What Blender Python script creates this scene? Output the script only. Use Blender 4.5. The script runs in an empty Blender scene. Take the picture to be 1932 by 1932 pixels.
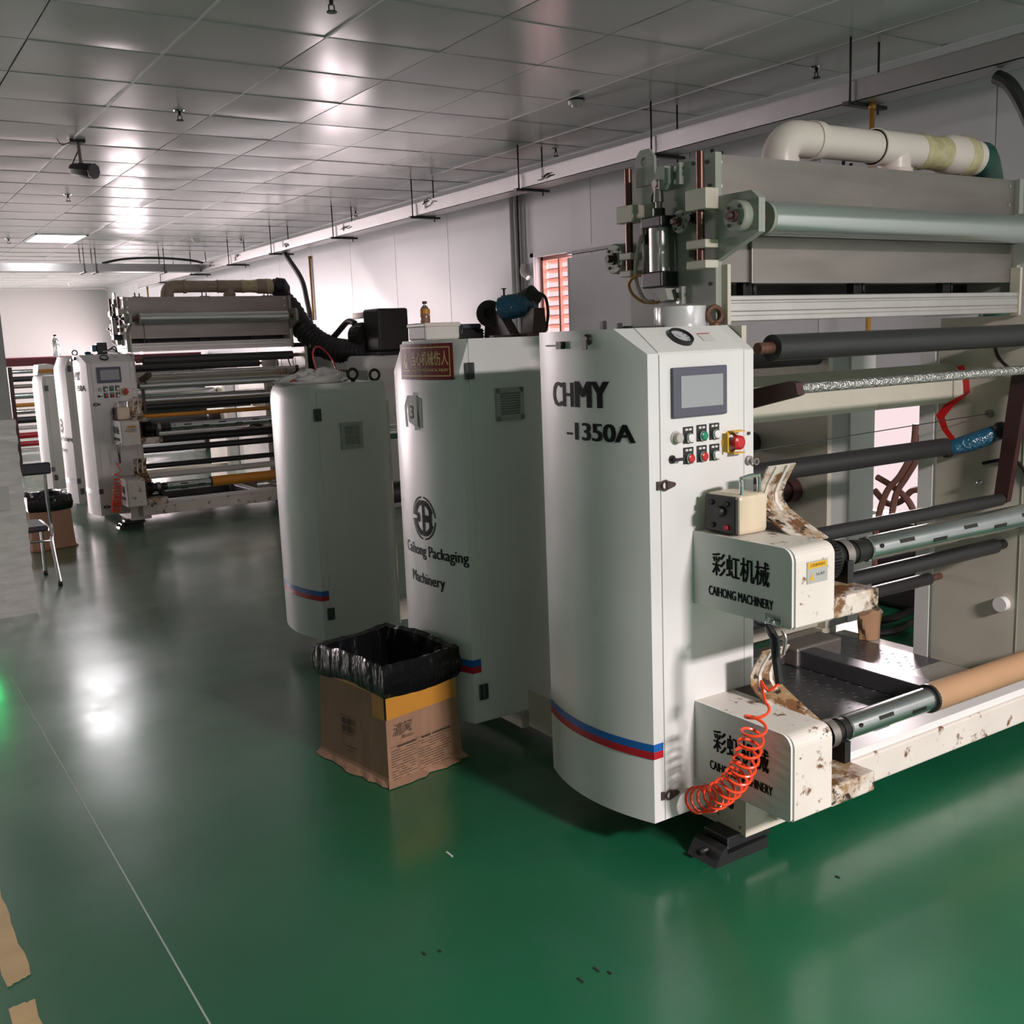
import bpy, bmesh, math, random
from mathutils import Vector, Matrix
R_ = random.Random(7)
PI = math.pi
SC = bpy.context.scene
COL = SC.collection

# ------------------------------------------------------------------ camera
F, YAW, PIT, ROL, H = 1943.2, math.radians(32.746), math.radians(9.411), math.radians(2.217), 1.55
_f = Vector((math.sin(YAW)*math.cos(PIT), math.cos(YAW)*math.cos(PIT), -math.sin(PIT)))
_r = Vector((math.cos(YAW), -math.sin(YAW), 0)); _d = _f.cross(_r)
_r2 = _r*math.cos(ROL)+_d*math.sin(ROL); _d2 = -_r*math.sin(ROL)+_d*math.cos(ROL)
cam = bpy.data.cameras.new('camera'); cam.sensor_width = 36; cam.lens = F/1932*36
cam.clip_start = .05; cam.clip_end = 200
camo = bpy.data.objects.new('camera', cam); COL.objects.link(camo)
camo.matrix_world = Matrix(((_r2.x, -_d2.x, -_f.x, 0), (_r2.y, -_d2.y, -_f.y, 0), (_r2.z, -_d2.z, -_f.z, H), (0, 0, 0, 1)))
SC.camera = camo

def ray(x, y): return _r2*(x-966)+_d2*(y-966)+_f*F
def onX(x, y, X): d = ray(x, y); return d*(X/d.x)+Vector((0, 0, H))
def onY(x, y, Y): d = ray(x, y); return d*(Y/d.y)+Vector((0, 0, H))
def onZ(x, y, z): d = ray(x, y); return d*((z-H)/d.z)+Vector((0, 0, H))

# ------------------------------------------------------------------ world, daylight and exposure
w = bpy.data.worlds.new('world'); SC.world = w; w.use_nodes = True
bg = w.node_tree.nodes['Background']; bg.inputs[0].default_value = (.86, .68, .7, 1); bg.inputs[1].default_value = 1.0
SC.view_settings.view_transform = 'Standard'; SC.view_settings.look = 'None'
SC.view_settings.exposure = 0.18; SC.view_settings.gamma = 1; SC.view_settings.use_curve_mapping = False
SC.cycles.use_denoising = True
SC.cycles.sample_clamp_indirect = 6
SC.cycles.max_bounces = 10; SC.cycles.diffuse_bounces = 5; SC.cycles.glossy_bounces = 5

DAY = (1, .84, .87)
def daylight(name, loc, rot, sx, sy, power, col=DAY):
    l = bpy.data.lights.new(name, 'AREA'); l.shape = 'RECTANGLE'; l.size = sx; l.size_y = sy
    l.energy = power; l.color = col
    o = bpy.data.objects.new(name, l); COL.objects.link(o); o.location = loc; o.rotation_euler = rot
    return o
# daylight in the window and door openings, just outside the walls (all face into the room)
FACE_MX = (0, PI/2, 0)          # emits towards -X
FACE_PX = (0, -PI/2, 0)
FACE_MY = (-PI/2, 0, 0)         # emits towards -Y
daylight('daylight_door', (5.75, 7.15, 1.3), FACE_MX, 2.4, 1.3, 110)
_lw = daylight('daylight_low_window', (6.9, 5.25, 1.55), FACE_MX, .5, .7, 130)
_lw.rotation_euler = (Vector((3.6, 2.45, .12))-_lw.location).to_track_quat('-Z', 'Y').to_euler()
daylight('daylight_mid_window', (5.32, 11.35, 1.31), FACE_MX, .8, 1.5, 45)
daylight('daylight_back_window', (5.32, 21.7, 1.35), FACE_MX, .9, 2.8, 110)
daylight('daylight_end_window_offscreen', (-1.9, 24.1, 1.8), FACE_MY, 4.4, 1.8, 1000)
daylight('daylight_side_window_offscreen', (-8.2, 19.5, 1.8), FACE_PX, 1.6, 6.0, 460)

# ------------------------------------------------------------------ materials
MT = {}
def mat(name, col, rough=.5, metal=0., var=0., vscale=6., bump=0., bscale=60., spec=.5, stain=None, coat=0., emit=None, trans=0., stretch=None, rvar=0., aniso=0.):
    m = bpy.data.materials.new(name); m.use_nodes = True; nt = m.node_tree; N = nt.nodes; L = nt.links
    b = N['Principled BSDF']
    b.inputs['Roughness'].default_value = rough; b.inputs['Metallic'].default_value = metal
    b.inputs['Specular IOR Level'].default_value = spec; b.inputs['Coat Weight'].default_value = coat; b.inputs['Coat Roughness'].default_value = .16
    b.inputs['Base Color'].default_value = (*col, 1)
    if trans: b.inputs['Transmission Weight'].default_value = trans
    if emit:
        b.inputs['Emission Color'].default_value = (*emit[0], 1); b.inputs['Emission Strength'].default_value = emit[1]
    if var or bump or stain or rvar:
        tc = N.new('ShaderNodeTexCoord'); src = tc.outputs['Object']
        if stretch:
            mp = N.new('ShaderNodeMapping'); mp.inputs['Scale'].default_value = stretch; L.new(src, mp.inputs[0]); src = mp.outputs[0]
    cur = None
    if var:
        n = N.new('ShaderNodeTexNoise'); n.inputs['Scale'].default_value = vscale; n.inputs['Detail'].default_value = 6; L.new(src, n.inputs['Vector'])
        rp = N.new('ShaderNodeMapRange'); rp.inputs[1].default_value = .3; rp.inputs[2].default_value = .7
        rp.inputs[3].default_value = 1-var; rp.inputs[4].default_value = 1+var*.5; L.new(n.outputs[0], rp.inputs[0])
        mx = N.new('ShaderNodeMix'); mx.data_type = 'RGBA'; mx.blend_type = 'MULTIPLY'; mx.inputs[0].default_value = 1
        mx.inputs[6].default_value = (*col, 1)
        cb = N.new('ShaderNodeCombineColor'); [L.new(rp.outputs[0], cb.inputs[i]) for i in range(3)]
        L.new(cb.outputs[0], mx.inputs[7]); L.new(mx.outputs[2], b.inputs['Base Color']); cur = mx.outputs[2]
    if stain:
        # worn spots and grime: (colour, noise scale, threshold, softness)
        for (sc_, ns, th, so) in stain:
            n = N.new('ShaderNodeTexNoise'); n.inputs['Scale'].default_value = ns; n.inputs['Detail'].default_value = 8; n.inputs['Roughness'].default_value = .65
            L.new(src, n.inputs['Vector'])
            rp = N.new('ShaderNodeMapRange'); rp.inputs[1].default_value = th; rp.inputs[2].default_value = th+so; L.new(n.outputs[0], rp.inputs[0])
            mx = N.new('ShaderNodeMix'); mx.data_type = 'RGBA'; L.new(rp.outputs[0], mx.inputs[0])
            if cur: L.new(cur, mx.inputs[6])
            else: mx.inputs[6].default_value = (*col, 1)
            mx.inputs[7].default_value = (*sc_, 1); L.new(mx.outputs[2], b.inputs['Base Color']); cur = mx.outputs[2]
    if rvar:
        n = N.new('ShaderNodeTexNoise'); n.inputs['Scale'].default_value = vscale*1.7; n.inputs['Detail'].default_value = 7; L.new(src, n.inputs['Vector'])
        rp = N.new('ShaderNodeMapRange'); rp.inputs[1].default_value = .3; rp.inputs[2].default_value = .7
        rp.inputs[3].default_value = max(.02, rough-rvar); rp.inputs[4].default_value = rough+rvar; L.new(n.outputs[0], rp.inputs[0]); L.new(rp.outputs[0], b.inputs['Roughness'])
    if bump:
        n = N.new('ShaderNodeTexNoise'); n.inputs['Scale'].default_value = bscale; n.inputs['Detail'].default_value = 3; L.new(src, n.inputs['Vector'])
        bp = N.new('ShaderNodeBump'); bp.inputs['Strength'].default_value = bump; bp.inputs['Distance'].default_value = .01
        L.new(n.outputs[0], bp.inputs['Height']); L.new(bp.outputs[0], b.inputs['Normal'])
    MT[name] = m; return m

DIRT = (.16, .075, .03)
mat('floor', (.006, .118, .05), .4, var=.2, vscale=1.2, rvar=.1, spec=.5, coat=1., stain=[((.03, .11, .07), 2.3, .55, .35)])
_nt = MT['floor'].node_tree; _tc = _nt.nodes.new('ShaderNodeTexCoord'); _n = _nt.nodes.new('ShaderNodeTexNoise'); _mp = _nt.nodes.new('ShaderNodeMapping')
_mp.inputs['Scale'].default_value = (1.6, .8, 1); _nt.links.new(_tc.outputs['Object'], _mp.inputs[0]); _nt.links.new(_mp.outputs[0], _n.inputs['Vector'])
_n.inputs['Scale'].default_value = 1.4; _n.inputs['Detail'].default_value = 9; _n.inputs['Roughness'].default_value = .62
_rp = _nt.nodes.new('ShaderNodeMapRange'); _rp.inputs[1].default_value = .36; _rp.inputs[2].default_value = .66; _rp.inputs[3].default_value = .14; _rp.inputs[4].default_value = .27
_nt.links.new(_n.outputs[0], _rp.inputs[0]); _nt.links.new(_rp.outputs[0], _nt.nodes['Principled BSDF'].inputs['Coat Roughness'])
mat('floor_line', (.35, .42, .38), .35)
mat('floor_yellow', (.55, .37, .17), .5, var=.15, vscale=9)
mat('ceil', (.66, .65, .645), .2, spec=.6, var=.04, vscale=.8)
mat('slab', (.3, .3, .3), .6)
mat('wall', (.56, .565, .58), .36, spec=.5, var=.05, vscale=1.1, bump=.02, bscale=4)
mat('wall_far', (.72, .68, .67), .5, var=.04, vscale=.7)
mat('door_leaf', (.42, .43, .43), .4, var=.05)
mat('column', (.42, .41, .4), .6, var=.12)
mat('film', (.7, .67, .64), .3, spec=.5, bump=.25, bscale=9, stretch=(1, 1, 4), var=.15, vscale=7)
mat('cab', (.68, .685, .665), .36, var=.06, vscale=3, bump=.06, bscale=420, stain=[((.33, .33, .3), 5, .68, .2)])
mat('panel', (.7, .7, .68), .38, var=.04, vscale=4, stain=[((.42, .41, .37), 9, .7, .15)])
mat('beige', (.58, .54, .45), .45, var=.1, vscale=5, stain=[((.3, .26, .2), 7, .69, .12)])
mat('plate', (.33, .35, .3), .4, var=.1, vscale=5, stain=[((.2, .19, .14), 8, .69, .1)])
mat('stained', (.66, .62, .56), .45, var=.06, stain=[(DIRT, 16, .585, .06), ((.05, .02, .015), 26, .66, .04)])
mat('grimy', (.62, .57, .5), .5, var=.1, stain=[((.3, .19, .09), 9, .42, .14), (DIRT, 15, .5, .07), ((.02, .014, .01), 20, .56, .05)])
mat('plum', (.05, .018, .018), .45, var=.2)
mat('steel', (.3, .272, .25), .42, metal=.7, var=.16, vscale=2.5, stretch=(1, 1, 6))
mat('alu', (.62, .6, .57), .4, metal=.75, var=.08, vscale=9)
mat('chrome', (.72, .73, .73), .16, metal=1.)
mat('shaft', (.52, .55, .54), .2, metal=.95, var=.1, vscale=12)
mat('roll', (.56, .6, .58), .24, metal=.8)
mat('foil', (.55, .54, .52), .25, metal=.9, bump=1., bscale=110)
mat('rubber', (.025, .025, .026), .42)
mat('black', (.012, .012, .013), .4)
mat('gear', (.03, .028, .026), .45, metal=.6)
mat('rust', (.16, .075, .05), .5, metal=.4, var=.3, vscale=30)
mat('brownrod', (.13, .06, .045), .32, metal=.6, var=.3, vscale=25, stretch=(1, 1, .2))
mat('kraft', (.4, .235, .125), .75, var=.06)
mat('core_orange', (.6, .24, .02), .4)
mat('cardboard', (.31, .175, .105), .8, var=.12, vscale=9, stretch=(4, 4, 1))
mat('ink', (.045, .03, .025), .7)
mat('tape', (.55, .25, .04), .2, var=.1, spec=.7)
mat('bag', (.006, .006, .007), .17, bump=1., bscale=9, spec=.7, stretch=(2.5, 2.5, .8))
mat('pvc', (.74, .655, .6), .35, var=.05)
mat('pipe_tape', (.58, .5, .3), .25, var=.2, vscale=25, bump=.3, bscale=40)
mat('pipe_brown', (.36, .28, .21), .4, var=.15, vscale=10)
mat('green_hose', (.01, .07, .05), .3)
mat('duct', (.012, .012, .013), .5, bump=.3, bscale=40)
mat('orange_hose', (.9, .07, .02), .28)
mat('clear_tube', (.6, .58, .52), .15, trans=.4)
mat('amber_tube', (.6, .28, .08), .2, trans=.3)
mat('letters', (.008, .008, .009), .6, spec=.15)
mat('blue', (.012, .12, .42), .35); mat('red', (.45, .012, .025), .35)
mat('white', (.75, .75, .73), .35)
mat('paper', (.62, .61, .58), .6)
mat('hmi_frame', (.085, .085, .12), .45)
mat('hmi_screen', (.3, .32, .33), .3, spec=.6)
mat('button_white', (.72, .72, .7), .3); mat('button_green', (.0, .22, .1), .3); mat('button_red', (.5, .01, .015), .3)
mat('yellow', (.62, .36, .02), .4)
mat('sign_red', (.16, .012, .012), .5, spec=.2)
mat('sign_gold', (.62, .42, .14), .5)
mat('knob_grey', (.45, .43, .39), .45)
mat('deck', (.2, .2, .21), .34, metal=.8, var=.25, vscale=6)
mat('channel', (.13, .13, .14), .4, metal=.6, var=.1)
mat('brown_steel', (.06, .03, .028), .45)
mat('blue_film', (.008, .075, .14), .2, spec=.7, bump=1., bscale=45)
mat('ribbon', (.7, .012, .012), .3)
mat('dial', (.5, .52, .53), .3)
mat('grille', (.36, .37, .35), .5)
mat('dark', (.015, .015, .015), .8)
mat('hinge', (.09, .095, .095), .35, metal=.7)
mat('tape_roll', (.66, .66, .66), .2, metal=.3)
mat('taped', (.62, .53, .38), .4, bump=.6, bscale=20, stretch=(1, 1, .15), var=.15, vscale=12)
mat('tray', (.36, .35, .35), .32, metal=.5, var=.05)
mat('rod', (.03, .03, .03), .5)
mat('conduit', (.5, .25, .05), .4)
mat('lamp', (.9, .9, .9), .5, emit=((1, .97, 1), 12))
mat('glass', (.9, .92, .92), .05, trans=1.)
mat('clear_plastic', (.9, .92, .93), .08, trans=.9)
mat('juice', (.55, .16, .03), .3)
mat('slat', (.5, .22, .17), .6)
mat('brown_cable', (.16, .07, .05), .5)
mat('dado', (.13, .012, .02), .5)
mat('white_box', (.66, .64, .6), .5)
mat('poly', (.75, .74, .72), .15, trans=.45, bump=.5, bscale=25)
mat('wall_white', (.56, .565, .58), .5)
mat('glow_green', (.0, .6, .2), .4, emit=((.02, 1, .25), 12))
mat('seat', (.02, .02, .03), .5)

# ------------------------------------------------------------------ mesh helpers
class MB:
    def __init__(s): s.v = []; s.f = []; s.m = []; s.sm = []; s.mi = 0
    def add(s, vs, fs, smooth=False):
        o = len(s.v); s.v += [tuple(p) for p in vs]
        for f in fs: s.f.append([i+o for i in f]); s.m.append(s.mi); s.sm.append(smooth)
        return s
    def mat(s, i): s.mi = i; return s
    def box(s, x0, x1, y0, y1, z0, z1, ch=0):
        if ch <= 0:
            vs = [(x, y, z) for z in (z0, z1) for y in (y0, y1) for x in (x0, x1)]
            return s.add(vs, [(0, 2, 3, 1), (4, 5, 7, 6), (0, 1, 5, 4), (2, 6, 7, 3), (0, 4, 6, 2), (1, 3, 7, 5)])
        # chamfered box
        c = min(ch, (x1-x0)*.45, (y1-y0)*.45, (z1-z0)*.45)
        bm = bmesh.new(); bmesh.ops.create_cube(bm, size=1)
        for v in bm.verts: v.co = Vector(((x0+x1)/2+v.co.x*(x1-x0), (y0+y1)/2+v.co.y*(y1-y0), (z0+z1)/2+v.co.z*(z1-z0)))
        bmesh.ops.bevel(bm, geom=bm.edges[:], offset=c, segments=2, affect='EDGES', profile=.5)
        return s.bm(bm)
    def bm(s, bm, smooth=False):
        bm.verts.index_update()
        s.add([v.co[:] for v in bm.verts], [[v.index for v in f.verts] for f in bm.faces], smooth); bm.free(); return s
    def cyl(s, p0, p1, r, seg=20, r2=None, caps=True):
        p0 = Vector(p0); p1 = Vector(p1); a = (p1-p0).normalized(); r2 = r if r2 is None else r2
        u = a.orthogonal().normalized(); v = a.cross(u)
        ring = lambda p, q: [p+(u*math.cos(t)+v*math.sin(t))*q for t in (2*PI*i/seg for i in range(seg))]
        s.add(ring(p0, r)+ring(p1, r2), [(i, (i+1) % seg, seg+(i+1) % seg, seg+i) for i in range(seg)], True)
        if caps:
            s.add(ring(p0, r), [list(range(seg))[::-1]]); s.add(ring(p1, r2), [list(range(seg))])
        return s
    def lathe(s, o, axis, prof, seg=24):
        # prof: (along, radius)
        for (a0, r0), (a1, r1) in zip(prof, prof[1:]):
            if abs(a1-a0) < 1e-7:
                o_ = Vector(o)+Vector(axis)*a0; a = Vector(axis); u = a.orthogonal().normalized(); v = a.cross(u)
                rg = lambda q: [o_+(u*math.cos(2*PI*i/seg)+v*math.sin(2*PI*i/seg))*q for i in range(seg)]
                s.add(rg(max(r0, 1e-5))+rg(max(r1, 1e-5)), [(i, (i+1) % seg, seg+(i+1) % seg, seg+i) for i in range(seg)])
            else:
                s.cyl(Vector(o)+Vector(axis)*a0, Vector(o)+Vector(axis)*a1, max(r0, 1e-5), seg, max(r1, 1e-5), caps=False)
        return s
    def tube(s, pts, r, seg=10, caps=True):
        pts = [Vector(p) for p in pts]
        if 3 <= len(pts) <= 14 and not isinstance(r, (list, tuple)):
            q = []
            for i in range(len(pts)-1):
                a, b, c, d = pts[max(i-1, 0)], pts[i], pts[i+1], pts[min(i+2, len(pts)-1)]
                q += [.5*((2*b)+(c-a)*t+(2*a-5*b+4*c-d)*t*t+(3*b-a-3*c+d)*t**3) for t in (k/6 for k in range(6))]
            pts = q+[pts[-1]]
        n = len(pts); rs = r if isinstance(r, (list, tuple)) else [r]*n
        u = None; rings = []
        for i, p in enumerate(pts):
            t = (pts[min(i+1, n-1)]-pts[max(i-1, 0)]).normalized()
            u = t.orthogonal().normalized() if u is None else (u-t*u.dot(t)).normalized()
            v = t.cross(u)
            rings.append([p+(u*math.cos(2*PI*k/seg)+v*math.sin(2*PI*k/seg))*rs[i] for k in range(seg)])
        vs = [q for rg in rings for q in rg]
        fs = [(i*seg+k, i*seg+(k+1) % seg, (i+1)*seg+(k+1) % seg, (i+1)*seg+k) for i in range(n-1) for k in range(seg)]
        s.add(vs, fs, True)
        if caps: s.add(rings[0], [list(range(seg))[::-1]]); s.add(rings[-1], [list(range(seg))])
        return s
    def prism(s, poly, axis, a0, a1):
        # poly: 2D points; axis 'x': (y,z), 'y': (x,z), 'z': (x,y)
        def P(q, a): return (a, q[0], q[1]) if axis == 'x' else (q[0], a, q[1]) if axis == 'y' else (q[0], q[1], a)
        n = len(poly)
        s.add([P(q, a0) for q in poly]+[P(q, a1) for q in poly], [list(range(n)), list(range(n, 2*n))[::-1]]+[(i, n+i, n+(i+1) % n, (i+1) % n) for i in range(n)])
        return s
    def loft(s, rings, caps=True, smooth=False, closed=True):
        n = len(rings[0]); vs = [q for rg in rings for q in rg]; K = n if closed else n-1
        s.add(vs, [(i*n+k, i*n+(k+1) % n, (i+1)*n+(k+1) % n, (i+1)*n+k) for i in range(len(rings)-1) for k in range(K)], smooth)
        if caps: s.add(rings[0], [list(range(n))[::-1]]); s.add(rings[-1], [list(range(n))])
        return s
    def ball(s, c, r, seg=12):
        c = Vector(c); r = Vector((r, r, r)) if not hasattr(r, '__len__') else Vector(r)
        rings = [[c+Vector((math.cos(2*PI*k/seg)*math.sin(t)*r.x, math.sin(2*PI*k/seg)*math.sin(t)*r.y, -math.cos(t)*r.z)) for k in range(seg)] for t in (PI*(i+.02)/(seg//2+.04) for i in range(seg//2+1))]
        return s.loft(rings, True, True)
    def torus(s, c, axis, R, r, seg=24, s2=8):
        c = Vector(c); a = Vector(axis).normalized(); u = a.orthogonal().normalized(); v = a.cross(u)
        rings = []
        for i in range(seg):
            d = u*math.cos(2*PI*i/seg)+v*math.sin(2*PI*i/seg)
            rings.append([c+d*(R+r*math.cos(2*PI*k/s2))+a*(r*math.sin(2*PI*k/s2)) for k in range(s2)])
        rings.append(rings[0]); return s.loft(rings, False, True)
    def build(s, name, mats, parent=None, fix=True, bevel=0):
        off = Vector((0, 0, 0)); p = parent
        while p is not None: off += p.location; p = p.parent
        me = bpy.data.meshes.new(name)
        me.from_pydata([(x-off.x, y-off.y, z-off.z) for x, y, z in s.v], [], s.f)
        for m in (mats if isinstance(mats, (list, tuple)) else [mats]): me.materials.append(MT[m])
        me.polygons.foreach_set('material_index', s.m); me.polygons.foreach_set('use_smooth', s.sm)
        if fix:
            bm = bmesh.new(); bm.from_mesh(me); bmesh.ops.remove_doubles(bm, verts=bm.verts, dist=1e-6)
            bmesh.ops.recalc_face_normals(bm, faces=bm.faces)
            for e in bm.edges:
                if len(e.link_faces) == 2 and e.calc_face_angle(0) > .45: e.smooth = False
            bm.to_mesh(me); bm.free()
        me.update()
        o = bpy.data.objects.new(name, me); COL.objects.link(o); o.parent = parent
        return o

def tag(o, label=None, cat=None, group=None, kind=None):
    for k, v in (('label', label), ('category', cat), ('group', group), ('kind', kind)):
        if v: o[k] = v
    return o
def thing(name, loc, label, cat, group=None):
    o = bpy.data.objects.new(name, None); o.empty_display_size = .1; COL.objects.link(o); o.location = loc
    return tag(o, label, cat, group)
def copy_tree(o, parent=None, shift=None):
    c = o.copy(); COL.objects.link(c); c.parent = parent
    if shift: c.location = o.location+Vector(shift)
    for ch in o.children: copy_tree(ch, c)
    return c

def cut(o, parent, cyls):
    # real holes: subtract cylinders along x (x0, x1, y, z, r)
    mb = MB()
    for (x0, x1, y, z, r) in cyls: mb.cyl((x0, y, z), (x1, y, z), r, 18)
    c = mb.build('cutter', 'gear', parent); bpy.context.view_layer.update()
    md = o.modifiers.new('cut', 'BOOLEAN'); md.operation = 'DIFFERENCE'; md.solver = 'EXACT'; md.use_self = True; md.object = c
    me = bpy.data.meshes.new_from_object(o.evaluated_get(bpy.context.evaluated_depsgraph_get()))
    o.modifiers.clear(); o.data = me; bpy.data.objects.remove(c)

_tx = {}
def text2d(body, bold=0.0):
    k = (body, bold)
    if k not in _tx:
        c = bpy.data.curves.new('t', 'FONT'); c.body = body; c.offset = bold; c.resolution_u = 3
        o = bpy.data.objects.new('t', c); COL.objects.link(o)
        dg = bpy.context.evaluated_depsgraph_get(); m = bpy.data.meshes.new_from_object(o.evaluated_get(dg))
        vs = [v.co[:2] for v in m.vertices]; fs = [list(p.vertices) for p in m.polygons]
        bpy.data.objects.remove(o); bpy.data.curves.remove(c); bpy.data.meshes.remove(m)
        x0 = min(v[0] for v in vs); x1 = max(v[0] for v in vs); y0 = min(v[1] for v in vs); y1 = max(v[1] for v in vs)
        _tx[k] = ([((x-x0)/(x1-x0)-.5, (y-y0)/(y1-y0)-.5) for x, y in vs], fs)
    return _tx[k]
def text(mb, body, fn, w, h, bold=0., shear=0.):
    vs, fs = text2d(body, 0)
    for k in ((0,) if bold <= 0 else (-bold, 0, bold)):      # heavier strokes: printed again a hair to each side
        mb.add([fn(x*w+y*h*shear+k*.12, y*h) for x, y in vs], fs)
    return mb

# ================================================================== THE SETTING
ZC, XW, YFAR, XL, YN = 3.0, 5.15, 23.9, -8.0, -9.0
def struct(name, mb, m, parent=None):
    o = mb.build(name, m, parent)
    if parent is None: o['kind'] = 'structure'
    return o
fl = struct('floor', MB().box(XL-.1, XW+.1, YN-.1, YFAR+.1, -.1, 0), 'floor')
mb = MB(); mb.box(.5475, .5525, 1.6, 5.5, 0, .0012); mb.build('joint_line', 'floor_line', fl)
def ragged(pts, amp, n=9):
    out = []
    for a, b in zip(pts, pts[1:]+pts[:1]):
        for i in range(n):
            t = i/n; out.append((a[0]+(b[0]-a[0])*t+R_.uniform(-amp, amp)*(i > 0), a[1]+(b[1]-a[1])*t+R_.uniform(-amp, amp)*(i > 0)))
    return out
for (y0, y1) in ((2.70, 3.25), (1.9, 2.60)):
    poly = ragged([(.175, y0), (.232, y0+.02), (.225, y1), (.165, y1)], .005)
    MB().prism(poly, 'z', 0, .0012).build('lane_marking', 'floor_yellow', fl)
for (px, py, s) in ((848, 1612, .03), (800, 1800, .015), (830, 1795, .01), (1125, 1830, .02), (1150, 1836, .012), (1095, 1850, .02), (1580, 1655, .012)):
    p = onZ(px, py, 0); MB().box(p.x-.003, p.x+.003, p.y-s*.6, p.y+s*.6, 0, .002).build('floor_speck', 'paper' if s == .03 else 'dark', fl)

# ceiling: slab with a panel for every tile in view
ce = struct('ceiling', MB().box(XL-.1, XW+.1, YN-.1, YFAR+.1, ZC+.014, ZC+.1), 'slab')
GX, GY, NP = .607, .609, 8
def panel_mesh(seed, amp, gx=GX-.006, gy=GY-.006):
    r = random.Random(seed); n = NP
    a = [r.uniform(-1, 1) for _ in range(6)]
    def z(u, v):
        e = (math.sin(PI*u)*math.sin(PI*v))**.7
        return -amp*e*(.75+a[0]*.35*math.cos(PI*u)+a[1]*.35*math.cos(PI*v)+a[2]*.3*math.sin(2*PI*u)*math.cos(PI*v)) - .004*a[3]*(u-.5)*math.sin(PI*v)
    mb = MB(); vs = []
    for j in range(n+1):
        for i in range(n+1):
            u, v = i/n, j/n; vs.append(((u-.5)*gx, (v-.5)*gy, z(u, v)))
    mb.add(vs, [(j*(n+1)+i, (j+1)*(n+1)+i, (j+1)*(n+1)+i+1, j*(n+1)+i+1) for j in range(n) for i in range(n)], True)
    hx, hy = gx/2, gy/2
    mb.add([(-hx, -hy, 0), (hx, -hy, 0), (hx, hy, 0), (-hx, hy, 0), (-hx, -hy, .012), (hx, -hy, .012), (hx, hy, .012), (-hx, hy, .012)],
           [(0, 1, 5, 4), (1, 2, 6, 5), (2, 3, 7, 6), (3, 0, 4, 7)])
    return mb
protos = []
for k in range(9):
    o = panel_mesh(k, [.002, .004, .006, .003, .009, .0025, .005, .0035, .0015][k]).build('panel', 'ceil', None, fix=False); protos.append(o.data); bpy.data.objects.remove(o)
LIGHT_CELL = []
for j in range(-2, 34):
    yc = 3.56+GY*(j+.5)
    if yc > YFAR-.25: continue
    for i in range(-1, 7):
        xc = .92+GX*(i+.5)
        if xc+GX/2 < .105*yc or (yc > 12.9 and yc < 14.4 and 2.1 < xc < 2.8): continue
        o = bpy.data.objects.new('panel', protos[R_.randrange(9)]); COL.objects.link(o); o.parent = ce
        o.location = (xc, yc, ZC); o.rotation_euler = (R_.uniform(.0, .009), R_.uniform(-.004, .004), 0)
for (xx, y0, y1, wd) in ((1.527, 3, 9.6, .012), (2.134, 3, 4.8, .012), (2.134, 5.4, 6.6, .012), (2.134, 7.9, 9, .008), (2.741, 12.5, 15, .01), (3.348, 9, 14, .008), (3.955, 3, 9, .006), (4.562, 3, 8, .006)):
    MB().box(xx-wd/2, xx+wd/2, y0, y1, ZC-.004, ZC+.004).build('grid_bar', 'white', ce)
# plain soffit for the part of the ceiling out of view
MB().box(XL, .3, YN, YFAR, ZC, ZC+.013).build('soffit', 'ceil', ce)
MB().box(.3, XW, YN, 2.33, ZC, ZC+.013).build('soffit', 'ceil', ce)

# right wall with its openings
OPEN = [(3.35, 4.25, .4, 1.22), (6.94, 7.47, 0, 2.25), (10.6, 12.1, .9, 1.72), (20.2, 23.2, .9, 1.8)]
mb = MB(); ys = YN
for (a, b, z0, z1) in OPEN:
    mb.box(XW, XW+.12, ys, a, 0, ZC)
    if z0 > 0: mb.box(XW, XW+.12, a, b, 0, z0)
    mb.box(XW, XW+.12, a, b, z1, ZC); ys = b
mb.box(XW, XW+.12, ys, YFAR+.12, 0, ZC)
wr = struct('wall_right', mb, 'wall')
bounds = [8.95+1.138*k for k in range(-7, 14)]
for a, b in zip(bounds, bounds[1:]):
    cuts = sorted({a, b}|{q for o in OPEN for q in o[:2] if a < q < b})
    for c0, c1 in zip(cuts, cuts[1:]):
        op = [o for o in OPEN if o[0] <= (c0+c1)/2 <= o[1]]
        spans = [(0, ZC)] if not op else [(0, op[0][2]), (op[0][3], ZC)]
        for z0, z1 in spans:
            if z1-z0 < .05: continue
            mbp = MB(); n = 6; k = R_.uniform(-.0025, .0025)
            vs = []
            y0, y1 = c0+(.003 if c0 == a else 0), c1-(.003 if c1 == b else 0)
            for i in range(n+1):
                u = i/n; x = XW-.012-k*math.sin(PI*u)
                vs += [(x, y0+(y1-y0)*u, z0), (x, y0+(y1-y0)*u, z1)]
            mbp.add(vs, [(2*i, 2*i+1, 2*i+3, 2*i+2) for i in range(n)], True)
            mbp.add([(XW-.012, y0, z0), (XW-.012, y0, z1), (XW, y0, z1), (XW, y0, z0), (XW-.012, y1, z0), (XW-.012, y1, z1), (XW, y1, z1), (XW, y1, z0)], [(0, 1, 2, 3), (4, 7, 6, 5)])
            mbp.build('panel', 'wall', wr, fix=False)
# coving between wall and ceiling
mb = MB(); mb.prism([(XW-.01, ZC-.05), (XW, ZC-.05), (XW, ZC), (XW-.05, ZC), (XW-.05, ZC-.008)], 'y', 2, YFAR); struct('trim_1', mb, 'wall')

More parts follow.
